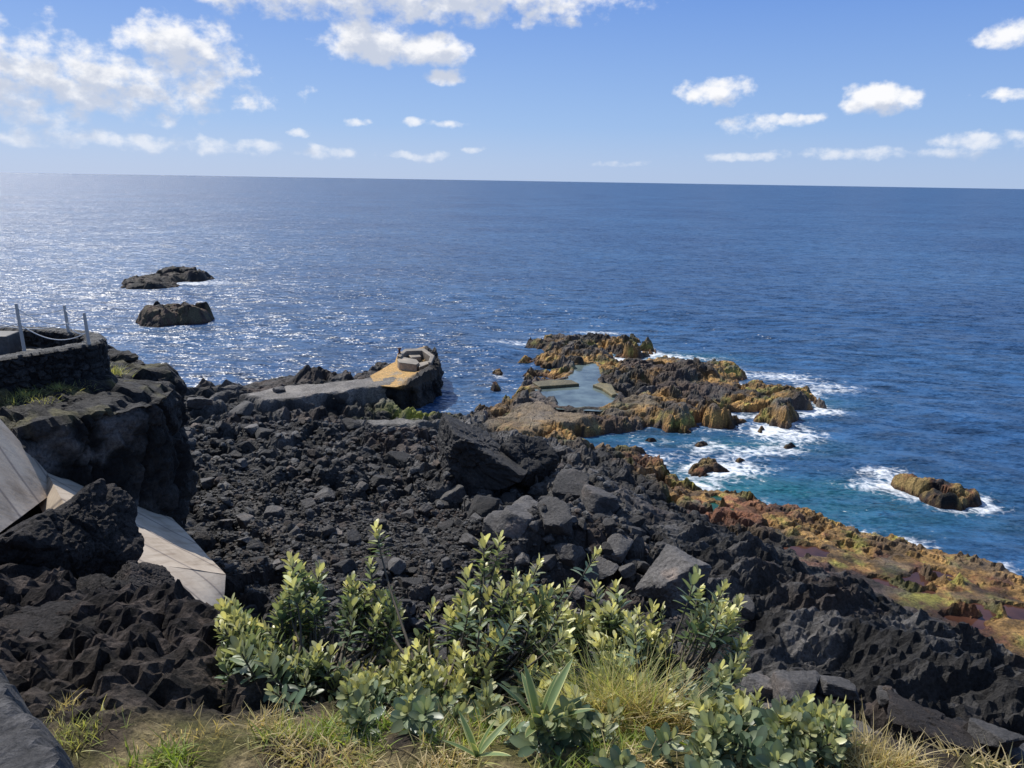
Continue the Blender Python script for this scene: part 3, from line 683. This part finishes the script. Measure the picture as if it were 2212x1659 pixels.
U1=at_z(100,1020,7.05);U2=at_z(200,1200,7.0);U3=np.array([-3.6,7.6,7.0]);L1=at_z(330,1075,zt);L2=at_z(488,1240,zt);L3=at_z(478,1380,zt)
L1b=L1+(L1-L2)*.2; U1b=U1+(U1-U2)*.1
V,Fc=slab([U1b,U2,L2,L1b],.45,11); add('seawall_slab',mk_mesh('seawall_slab',rel(V,sea),Fc,None,False),m_sl,parent=sea)
V,Fc=slab([U2+A(.012,-.012,0),U3,L3,L2+A(.01,-.02,0)],.45,12); add('seawall_slab',mk_mesh('seawall_slab',rel(V,sea),Fc,None,False),m_sl,parent=sea)
Q1=at_d(0,1150,12.4);Q2=at_d(0,905,15.0);Q3=at_d(100,1020,15.8);Q4=at_d(118,1062,15.6)
ext=(Q1-Q4); V,Fc=slab([Q4,Q4+ext*1.7,Q3+(Q2-Q3)*1.7,Q3],.3,13)
add('seawall_slab',mk_mesh('seawall_slab',rel(V,sea),Fc,None,False),m_sl,parent=sea)

# ---------------- pier
pier=add('stone_pier',None,label='old stone and concrete pier with raised parapet at its tip',cat='pier',loc=tuple(at_z(880,800,0)))
body=polyz([(800,812),(828,795),(853,782),(860,762),(880,754),(915,752),(943,768),(950,790),(948,806),(905,826),(865,838),(812,832)],1.5)
B=resample(body,260); cb=B.mean(0); rings=[]
for k in np.linspace(0,1,22):
    z=-.7+k*2.2; rings.append(np.column_stack([cb+(B-cb)*(1.05-.05*k),np.full(len(B),z)]))
for k in np.linspace(0,1,14)[1:]: rings.append(np.column_stack([cb+(B-cb)*(1-k),np.full(len(B),1.5)]))
V=np.vstack(rings); s=1-sm(1.3,1.49,V[:,2]); dxy=V[:,:2]-cb; dxy/=np.maximum(np.linalg.norm(dxy,axis=1),.01)[:,None]
q=fbm3(V[:,0]/.7,V[:,1]/.7,V[:,2]/.7,801,4)*.6
V[:,:2]+=dxy*(q*s)[:,None]
sdb=sdist(V[:,0],V[:,1],body); edge=(1-sm(.2,1.6,sdb))*sm(-6.8,-5.4,V[:,0])*(V[:,2]>1.4)
V[:,2]+=.03*fbm(V[:,0],V[:,1],3,3)*(V[:,2]>1.4)+edge*(.25+.35*ridged(V[:,0]/.7,V[:,1]/.7,5,3))
nn=fbm(V[:,0]/.9,V[:,1]/.9,811,4)
C=lerp(A(.015,.014,.013),A(.045,.038,.032),sm(-.3,.4,q*2)); deck=lerp(A(.32,.27,.20),A(.58,.35,.12),sm(-.4,.0,nn+.4*sm(-6.5,-8,V[:,0]))); 
C=lerp(C,deck,sm(1.38,1.49,V[:,2])*(1-np.clip(edge*1.6,0,1)))
ii=np.arange(len(V)).reshape(-1,len(B)); j=np.roll(ii,-1,1); Fc=np.stack([ii[:-1],j[:-1],j[1:],ii[1:]],-1).reshape(-1,4)
add('pier_base',mk_mesh('pier_base',rel(V,pier),Fc,C,False),M_ground,parent=pier)
M_pc=rock_mat('pier_concrete_material',base=(.27,.23,.18),s=1,bump=.4,bdist=.03,var=(.65,1.3),rnd=(.8,1.2))
def pblock(name,pts,z0,z1,mat=M_pc,bw=.04): return add(name,shift(bevel(prism(polyz(pts,z1),z0,z1),bw),pier),mat,parent=pier)
pblock('parapet',[(858,768),(874,753),(917,752),(939,768),(932,783),(925,781),(929,769),(912,757),(878,758),(866,770)],1.4,2.15)
pblock('parapet',[(858,776),(866,770),(900,776),(906,783),(900,787),(862,782)],1.4,2.0)
pblock('parapet',[(900,784),(926,779),(932,783),(906,793)],1.4,1.85)
pblock('step_block',[(880,764),(905,762),(910,770),(888,772)],1.4,1.9)
m_b,nt,b=newmat('rusty_iron_material'); n=noise(nt,12,4,.6); r=ramp(nt,n.outputs[0],[(.3,(.06,.02,.012)),(.7,(.14,.045,.02))]); nt.links.new(r.outputs[0],b.inputs['Base Color']); b.inputs['Roughness'].default_value=.8
bp_=at_z(863,765,2.1); V,Fc=tube([(bp_[0],bp_[1],z) for z in (1.9,2.15,2.2,2.4,2.42,2.5,2.52)],np.array([.1,.1,.07,.07,.12,.12,.01]),12)
add('mooring_bollard',mk_mesh('mooring_bollard',rel(V,pier),Fc,None,True),m_b,parent=pier)
M_kerb=rock_mat('kerb_material',base=(.15,.125,.06),s=1,bump=.8,rnd=(.8,1.2),var=(.4,1.7))
for p in [[(1150,824),(1195,819),(1235,820),(1252,828),(1210,831),(1165,834)],[(1280,830),(1300,824),(1322,830),(1333,850),(1322,852),(1302,838)]]:
    pw=polyz(p,.75); me=bevel(prism(pw,.3,.74),.06); c=Vector((*pw.mean(0),.3)); me.transform(Matrix.Translation(-c))
    add('pool_kerb',me,M_kerb,label='low lichen stained concrete kerb beside the bathing pool',cat='kerb',loc=c)

# ---------------- corner wall top
cp=np.array([at_z(a,b_,11.85)[:2] for a,b_ in [(0,1400),(45,1450),(85,1520),(130,1600),(190,1665)]]+[(-.75,1.05),(-.78,.3),(-3.2,.3),(-3.2,2.7)])
hf_object('low_wall',cp,.015,lambda x,y,sd: np.where(sd>-.16,11.1+.75*sm(-.12,.03,sd+.05*fbm(x/.12,y/.12,5,4))**.5,11.0)+.022*fbm(x/.08,y/.08,6,4),lambda x,y,z,sd: lerp(A(.045,.043,.042),A(.105,.10,.098),sm(-.4,.4,fbm(x/.06,y/.06,7,4))),11.02,rock_mat('wall_cap_material',use_attr=True,s=10,bump=.8,bdist=.012,var=(.5,1.6),rough=.8),False,label='rough dark grey cement wall cap with rounded edge',cat='wall')

# ---------------- vegetation
def leafmat(name,trans=.35,rough=.35):
    m,nt,b=newmat(name); L=nt.links
    at=N(nt,'ShaderNodeVertexColor',layer_name='Col').outputs[0]
    L.new(at,b.inputs['Base Color']); b.inputs['Roughness'].default_value=rough
    tr=N(nt,'ShaderNodeBsdfTranslucent'); L.new(mixc(nt,1.0,at,(1.45,1.4,.8),'MULTIPLY'),tr.inputs[0])
    mx=N(nt,'ShaderNodeMixShader'); mx.inputs[0].default_value=trans
    L.new(b.outputs[0],mx.inputs[1]); L.new(tr.outputs[0],mx.inputs[2]); L.new(mx.outputs[0],nt.nodes['Material Output'].inputs[0]); return m
M_leaf=leafmat('shrub_leaf_material',.3,.4); M_grass=leafmat('grass_blade_material',.4,.5)
m_st,nt,b=newmat('shrub_stem_material'); n=noise(nt,30,3,.6); r=ramp(nt,n.outputs[0],[(.3,(.05,.04,.03)),(.7,(.11,.09,.06))]); nt.links.new(r.outputs[0],b.inputs['Base Color']); b.inputs['Roughness'].default_value=.85
lu=np.array([0,.2,.45,.72,.92,1.0]); lw=np.array([.14,.55,.95,1,.6,.1])
TU=np.repeat(lu,3); TW=np.repeat(lw,3)*np.tile([-1,0,1],6); TN=np.tile([.22,0,.22],6)*np.repeat(lw,3)
TF=grid_faces(6,3)
def nz(v): return v/np.maximum(np.linalg.norm(v,axis=-1,keepdims=True),1e-9)
def rosette(p,a,nl,Lb,r,yel):
    a=a/np.linalg.norm(a); i=np.arange(nl); f=i/(nl-1)
    ref=A(0,0,1) if abs(a[2])<.9 else A(1,0,0); e1=nz(np.cross(a,ref)); e2=np.cross(a,e1)
    az=i*2.39996+r.uniform(0,6); th=np.radians(84-64*f**1.2+r.normal(0,9,nl))
    rad=e1*np.cos(az)[:,None]+e2*np.sin(az)[:,None]
    d=nz(a*np.cos(th)[:,None]+rad*np.sin(th)[:,None]); s=nz(np.cross(d,a)+1e-6); nn=np.cross(s,d)
    nn=np.where((nn@a)[:,None]<0,-nn,nn)
    Ln=Lb*(1-.4*f)*r.uniform(.75,1.15,nl); o=p-a*(.13*(1-f))[:,None]
    W=Ln*r.uniform(.18,.23,nl)
    curl=r.uniform(-.05,.22,nl)
    V=o[:,None]+d[:,None]*(TU[None,:,None]*Ln[:,None,None])+s[:,None]*(TW[None,:,None]*W[:,None,None])+nn[:,None]*((TN[None]*W[:,None]-(curl*Ln)[:,None]*TU[None]**2)[:,:,None])
    y=np.clip(f**2.6*yel*1.3+r.uniform(-.08,.10,nl),0,1)
    c=lerp(A(.125,.185,.115),A(.76,.70,.33),y); c=c*r.uniform(.5,1.25,(nl,1))
    C=np.repeat(c[:,None],18,1); C[:,1::3]*=1.25
    Fc=(TF[None]+(np.arange(nl)*18)[:,None,None]).reshape(-1,4)
    return V.reshape(-1,3),Fc,np.clip(C,0,.85).reshape(-1,3)
def shrub(label,profile,ybot,n,tr,basepx,seed,tall=(),yel=.9,Lb=.078):
    r=np.random.default_rng(seed); xs=np.array([p[0] for p in profile]); ysz=np.array([p[1] for p in profile])
    Vs,Fs,Cs=[],[],[];off=0; SV,SF=[],[];so=0
    b0=at_z(basepx[0],basepx[1],11.1); b0[2]=hz1(b0[0],b0[1])-.03
    tips=[]
    while len(tips)<n:
        x=r.uniform(xs[0],xs[-1]); top=np.interp(x,xs,ysz)+r.normal(0,16); u=r.uniform(0,1)**1.05
        y=top+(ybot-top)*u
        if fbm(np.array([x/70.]),np.array([y/55.]),seed+30,2)[0]<-.1: continue
        t=tr[1]+(tr[0]-tr[1])*u+r.normal(0,.10)
        P=at_d(x,y,t); g=hz1(P[0],P[1]); 
        if P[2]<g+.06: P[2]=g+.06+r.uniform(0,.05)
        tips.append((P,1-.5*u))
    for x,y,t in tall:
        tips.append((at_d(x,y,t),1.0)); tips.append((at_d(x+r.uniform(-12,12),y+r.uniform(50,80),t-.02),.8)); tips.append((at_d(x+r.uniform(-25,25),y+r.uniform(110,150),t-.05),.7))
    for P,br in tips:
        out=nz(P-b0); a=nz(out*A(.7,.7,.4)+A(0,-.08,.8)+r.normal(0,.18,3))
        V,Fc,C=rosette(P,a,int(r.integers(18,27)),Lb*r.uniform(.7,1.15),r,yel*(.15+.85*br)*r.uniform(.4,1.2))
        Vs.append(V);Fs.append(Fc+off);Cs.append(C);off+=len(V)
        rt=b0+np.array([(P-b0)[0]*.35+r.normal(0,.04),(P-b0)[1]*.3+r.normal(0,.04),0])
        u=np.linspace(0,1,9)[:,None]; c1=P-a*.3
        path=(1-u)**3*rt+3*(1-u)**2*u*(rt+A(0,0,.12))+3*(1-u)*u*u*c1+u**3*P
        tv,tf=tube(path,np.linspace(.008,.003,9),5); SV.append(tv);SF.append(tf+so);so+=len(tv)
    e=add('shrub',None,label=label,cat='shrub',group='coastal shrubs along the bank',loc=tuple(b0))
    add('foliage',mk_mesh('foliage',rel(np.vstack(Vs),e),np.vstack(Fs),np.vstack(Cs),True),M_leaf,parent=e)
    add('stem',mk_mesh('stem',rel(np.vstack(SV),e),np.vstack(SF),None,True),m_st,parent=e)
shrub('leafy green coastal shrub with pale grey green rosettes',[(480,1370),(520,1300),(600,1255),(700,1245),(800,1250),(870,1330)],1520,145,(2.75,3.3),(700,1580),1,tall=[(460,1375,3.1),(500,1300,3.2),(690,1235,3.3),(650,1225,3.3)],yel=.8)
shrub('tall leafy shrub with bright yellow green shoot tips',[(760,1450),(850,1390),(950,1350),(1020,1250),(1060,1230),(1160,1260),(1250,1290),(1330,1350)],1570,175,(2.6,3.2),(1000,1600),2,tall=[(812,1140,3.3),(1045,1170,3.3),(1080,1165,3.35),(1165,1215,3.2),(1290,1195,3.35),(1010,1240,3.2),(935,1310,3.2),(1230,1260,3.2)],yel=1.15)
shrub('leafy shrub with yellow tips beside dry grass',[(1280,1330),(1330,1290),(1400,1320),(1450,1280),(1560,1275),(1615,1320)],1470,85,(2.7,3.2),(1420,1560),3,tall=[(1565,1265,3.2),(1595,1300,3.2),(1330,1270,3.2)],yel=1.05)
shrub('low green leafy shrub at the edge of the bank',[(1480,1570),(1540,1510),(1640,1510),(1700,1530),(1760,1580),(1800,1640)],1700,88,(2.15,2.6),(1640,1700),4,yel=.7)
shrub('low green leafy shrub among grass and agave',[(1080,1610),(1180,1580),(1320,1490),(1400,1475),(1480,1510)],1650,42,(2.2,2.7),(1300,1670),5,yel=.85)
shrub('low green leafy shrub at the edge of the bank',[(740,1510),(820,1460),(900,1440),(1000,1490)],1590,48,(2.4,2.9),(860,1600),6,yel=.55)

def blades(roots,dirs,L,W,col,bend,nseg=5,r=rng):
    n=len(roots); u=np.linspace(0,1,nseg+1)
    side=nz(np.cross(dirs,np.tile(A(0,0,1),(n,1)))+r.normal(0,.4,(n,3))); 
    down=np.zeros((n,3)); down[:,:2]=dirs[:,:2]*.6; down[:,2]=-.6
    c=roots[:,None]+dirs[:,None]*(u[None,:,None]*L[:,None,None])+down[:,None]*((bend*L)[:,None,None]*(u**2.2)[None,:,None])
    w=(W[:,None]*(1-u[None]**1.5)*.5+W[:,None]*.04)[:,:,None]*side[:,None]
    V=np.stack([c-w,c+w],2).reshape(-1,3); per=(nseg+1)*2
    k=np.arange(nseg)*2; tf=np.stack([k,k+1,k+3,k+2],-1)
    Fc=(tf[None]+(np.arange(n)*per)[:,None,None]).reshape(-1,4)
    C=np.repeat(col,per,axis=0); return V,Fc,C
def tuft(label,P,n,L,spread,cols,name='grass_tuft',W=.004,upn=.8,bend=.35):
    P=np.array(P); r=rng; roots=P+np.column_stack([r.normal(0,spread,n),r.normal(0,spread*.7,n),np.full(n,-.01)])
    d=nz(np.column_stack([r.normal(0,.45,n),r.normal(0,.45,n),np.full(n,upn)])); t=r.uniform(0,1,n)
    V,Fc,C=blades(roots-P,d,L*r.uniform(.5,1.1,n),W*r.uniform(.6,1.2,n),lerp(A(*cols[0]),A(*cols[1]),t),bend*r.uniform(.3,1.5,n))
    return add(name,mk_mesh(name,V,Fc,C,True),M_grass,label=label,cat='grass',loc=tuple(P))
def gnd(px,py,t0=1.0): return hit(px,py,t0)[0]
n=32000
gx2=rng.uniform(-1.5,1.5,n); gy2=rng.uniform(1.4,2.6,n)
dens=fbm(gx2/.16,gy2/.16,139,3)*1.3+.22-sm(2.1,2.55,gy2+.45*sm(-.3,-1.2,gx2))*1.1-.2*sm(.6,1.2,gx2)
k=dens>0; k&=sdist(gx2,gy2,cp)<-.06; gx2,gy2=gx2[k],gy2[k]; gz2=hz(gx2,gy2); k=gz2>10.9; gx2,gy2,gz2=gx2[k],gy2[k],gz2[k]; n=len(gx2)
roots=np.column_stack([gx2,gy2,gz2-.005]); d=nz(np.column_stack([rng.normal(0,.6,n),rng.normal(0,.6,n),np.full(n,.7)]))
t=np.clip(fbm(gx2/.2,gy2/.2,151,3)*2.0+rng.normal(.58,.35,n)+.3*sm(.5,1.1,gx2),0,1)
V,Fc,C=blades(roots,d,rng.uniform(.02,.10,n),rng.uniform(.003,.0065,n),lerp(A(.28,.38,.06),A(.70,.56,.30),t)*rng.uniform(.6,1.1,(n,1)),rng.uniform(.1,.6,n),4)
add('grass',mk_mesh('grass',V,Fc,C,True),M_grass,kind='stuff',label='short sunlit yellow green grass mixed with dry straw',cat='grass')
dry=((.38,.30,.13),(.66,.54,.31)); grn=((.26,.32,.08),(.56,.51,.22))
for px,py,nn_,Lh,sp_,c in [(1340,1560,480,.34,.07,grn),(1400,1570,300,.28,.06,dry),(1290,1580,260,.26,.06,dry),(1880,1665,420,.16,.07,dry),(1930,1668,200,.12,.05,dry),(170,1590,200,.08,.05,grn),(150,1540,120,.07,.04,dry),(420,1600,160,.07,.08,dry),(640,1610,160,.08,.08,dry),(980,1600,200,.14,.06,dry)]:
    tuft('clump of long straw coloured grass on the bank' if c is dry else 'clump of long yellow green grass on the bank',gnd(px,py),nn_,Lh,sp_,c)
for px,py,z,s in [(20,862,8.2,.22),(50,852,8.2,.15),(130,842,8.2,.12),(240,800,8.1,.2),(180,840,8.1,.1),(90,870,8.1,.1)]:
    P=at_z(px,py,z); tuft('small sunlit grass tuft growing on the cliff top',(P[0],P[1],z-.1),200,.38,s,grn,W=.016,upn=.7)
def agave(label,P,n,L,seed):
    r=np.random.default_rng(seed); Vs,Fs,Cs=[],[],[];off=0; nu=9; cols=np.array([-1,-.6,0,.6,1])
    for i in range(n):
        az=i*2.4+r.uniform(-.3,.3); th=math.radians(14+48*((i+.5)/n)+r.normal()*5); Ln=L*r.uniform(.75,1.1); W=Ln*.08
        h=A(math.cos(az),math.sin(az),0); d=h*math.sin(th)+A(0,0,1)*math.cos(th); s=A(-math.sin(az),math.cos(az),0); nn=np.cross(d,s); nn=nn if nn[2]>0 else -nn
        u=np.linspace(0,1,nu); w=W*np.sin(np.pi*np.clip(.18+.82*u,0,1))**.7; w[-1]=.0005
        V=(d*(u*Ln)[:,None])[:,None]+s*(cols[None,:,None]*w[:,None,None])+nn*((.35*np.abs(cols)[None,:,None]*w[:,None,None])-(.12*Ln*u**2)[:,None,None])
        c=np.tile(A(.18,.25,.10),(nu,5,1)); c[:,[0,4]]=A(.72,.68,.30); c*=r.uniform(.8,1.1)
        Vs.append(V.reshape(-1,3));Fs.append(grid_faces(nu,5)+off);Cs.append(np.clip(c,0,.8).reshape(-1,3));off+=nu*5
    add('agave_plant',mk_mesh('agave_plant',np.vstack(Vs),np.vstack(Fs),np.vstack(Cs),True),M_leaf,label=label,cat='agave',loc=tuple(P))
agave('variegated agave with yellow edged sword shaped leaves',at_d(1165,1570,2.3),9,.21,5)
agave('small variegated agave with yellow edged leaves',at_d(1030,1635,2.12),7,.13,9)

# ---------------- camera, sun, world
cam=bpy.data.cameras.new('camera'); co=bpy.data.objects.new('camera',cam); scene.collection.objects.link(co)
Mx=Matrix(((RT[0],UP[0],-FWD[0],0),(RT[1],UP[1],-FWD[1],0),(RT[2],UP[2],-FWD[2],CAMZ),(0,0,0,1))); co.matrix_world=Mx
cam.sensor_width=36; cam.lens=36*FP/PW; cam.clip_start=.05; cam.clip_end=120000; scene.camera=co
SAZ,SEL=math.radians(-41),math.radians(47)
sd=Vector((math.sin(SAZ)*math.cos(SEL),math.cos(SAZ)*math.cos(SEL),math.sin(SEL)))
sl_=bpy.data.lights.new('sun','SUN'); sl_.energy=5.0; sl_.angle=math.radians(.5); sl_.color=(1,.96,.89)
so_=bpy.data.objects.new('sun',sl_); scene.collection.objects.link(so_); so_.rotation_euler=sd.to_track_quat('Z','Y').to_euler(); so_.location=(0,0,60)
w=bpy.data.worlds.new('World'); scene.world=w; w.use_nodes=True; nt=w.node_tree; L=nt.links
try:
    w.cycles.sampling_method='MANUAL'; w.cycles.sample_map_resolution=256
except Exception as e: print(e)
for n_ in list(nt.nodes): nt.nodes.remove(n_)
outn=N(nt,'ShaderNodeOutputWorld'); bg=N(nt,'ShaderNodeBackground'); L.new(bg.outputs[0],outn.inputs[0]); bg.inputs[1].default_value=.14
sky=N(nt,'ShaderNodeTexSky',sky_type='NISHITA'); sky.sun_disc=False; sky.sun_elevation=SEL; sky.sun_rotation=SAZ%(2*math.pi); sky.altitude=0; sky.air_density=1.0; sky.dust_density=.7; sky.ozone_density=1.2
def azel(px,py):
    d=ray(px,py); return math.atan2(d[0],d[1]),math.atan2(d[2],math.hypot(d[0],d[1]))
clouds=[(120,175,310,58,1.05),(-200,150,330,90,1.1),(390,105,105,54,1.1),(470,148,75,20,.9),(290,228,60,12,.75),(417,180,20,10,.8),(860,-14,430,48,1.2),(620,-30,200,50,1.0),(1215,45,45,14,.75),
 (800,90,85,40,1.35),(920,108,85,32,1.35),(962,162,48,16,1.1),(1545,197,68,22,1.2),(1620,274,50,18,.85),(1715,258,62,11,.85),(1888,214,62,28,1.4),(2190,208,50,11,.9),(2200,72,55,24,1.05),
 (180,300,210,16,.8),(430,315,160,14,.72),(700,330,60,11,.8),(890,335,70,9,.8),(970,270,38,9,.8),(895,262,26,8,.8),(775,262,24,8,.8),(1580,338,90,8,.65),(2120,305,75,16,.85),(1950,332,180,11,.6),(640,292,22,7,.7),(1030,325,24,6,.7),(1340,352,60,5,.5)]
g=bpy.data.node_groups.new('cloud_density','ShaderNodeTree')
g.interface.new_socket(name='Vec',in_out='INPUT',socket_type='NodeSocketVector'); g.interface.new_socket(name='Den',in_out='OUTPUT',socket_type='NodeSocketFloat')
gi=N(g,'NodeGroupInput'); go=N(g,'NodeGroupOutput')
nwarp=noise(g,26,3,.6,gi.outputs[0]); vv=vmt(g,'ADD',gi.outputs[0],vmt(g,'MULTIPLY',vmt(g,'SUBTRACT',nwarp.outputs['Color'],(.5,.5,.5)),(.03,.016,0)))
cur=None
for (px,py,rx,ry,s) in clouds:
    a,e=azel(px,py)
    q=vmt(g,'MULTIPLY',vmt(g,'SUBTRACT',vv,(a,e,0)),(FP/rx*.8,FP/ry*.8,0))
    dq=vmt(g,'DOT_PRODUCT',q,q)
    f=mth(g,'MULTIPLY_ADD',dq,-s,s)
    cur=f if cur is None else mth(g,'MAXIMUM',cur,f)
cur=mth(g,'MAXIMUM',cur,-1.2)
mpn=N(g,'ShaderNodeMapping'); g.links.new(gi.outputs[0],mpn.inputs[0]); mpn.inputs['Scale'].default_value=(1,1.3,1)
nf=noise(g,34,7,.56,mpn.outputs[0])
tot=mth(g,'ADD',cur,mth(g,'MULTIPLY_ADD',nf.outputs[0],3.3,-1.85))
mrg=N(g,'ShaderNodeMapRange',interpolation_type='SMOOTHSTEP'); g.links.new(tot,mrg.inputs[0]); mrg.inputs[1].default_value=-.15; mrg.inputs[2].default_value=.95
g.links.new(mrg.outputs[0],go.inputs[0])
tc=N(nt,'ShaderNodeTexCoord'); sx_=N(nt,'ShaderNodeSeparateXYZ'); L.new(tc.outputs['Generated'],sx_.inputs[0])
az=mth(nt,'ARCTAN2',sx_.outputs[0],sx_.outputs[1]); el=mth(nt,'ARCSINE',sx_.outputs[2]); cv=N(nt,'ShaderNodeCombineXYZ'); L.new(az,cv.inputs[0]); L.new(el,cv.inputs[1])
def dg(v):
    n_=nt.nodes.new('ShaderNodeGroup'); n_.node_tree=g; L.new(v,n_.inputs[0]); return n_.outputs[0]
den=dg(cv.outputs[0]); den2=dg(vmt(nt,'ADD',cv.outputs[0],(-.008,.02,0)))
lit=mth(nt,'SUBTRACT',1.0,mth(nt,'MULTIPLY',den2,.95))
cc=mixc(nt,lit,(4.1,4.5,5.4),(7.1,7.1,7.2))
er=N(nt,'ShaderNodeMapRange'); L.new(el,er.inputs[0]); er.inputs[1].default_value=0; er.inputs[2].default_value=.26
blue=ramp(nt,er.outputs[0],[(0,(.40,.54,.80)),(.25,(.27,.45,.80)),(1,(.085,.235,.70))]).outputs[0]
blue=mixc(nt,1.0,blue,(7.3,7.3,7.3),'MULTIPLY')
fb=N(nt,'ShaderNodeMapRange'); L.new(el,fb.inputs[0]); fb.inputs[1].default_value=.2; fb.inputs[2].default_value=.7; fb.inputs[3].default_value=.88; fb.inputs[4].default_value=.1
skyc=mixc(nt,fb.outputs[0],sky.outputs[0],blue)
alpha=mth(nt,'MULTIPLY',den,.97)
hz_=N(nt,'ShaderNodeMapRange'); L.new(el,hz_.inputs[0]); hz_.inputs[1].default_value=0; hz_.inputs[2].default_value=.09; hz_.inputs[3].default_value=.35; hz_.inputs[4].default_value=1
alpha=mth(nt,'MULTIPLY',alpha,hz_.outputs[0])
L.new(mixc(nt,alpha,skyc,cc),bg.inputs[0])
scene.view_settings.view_transform='Standard'; scene.view_settings.look='None'; scene.view_settings.exposure=0
print('boulders',nb,nind)
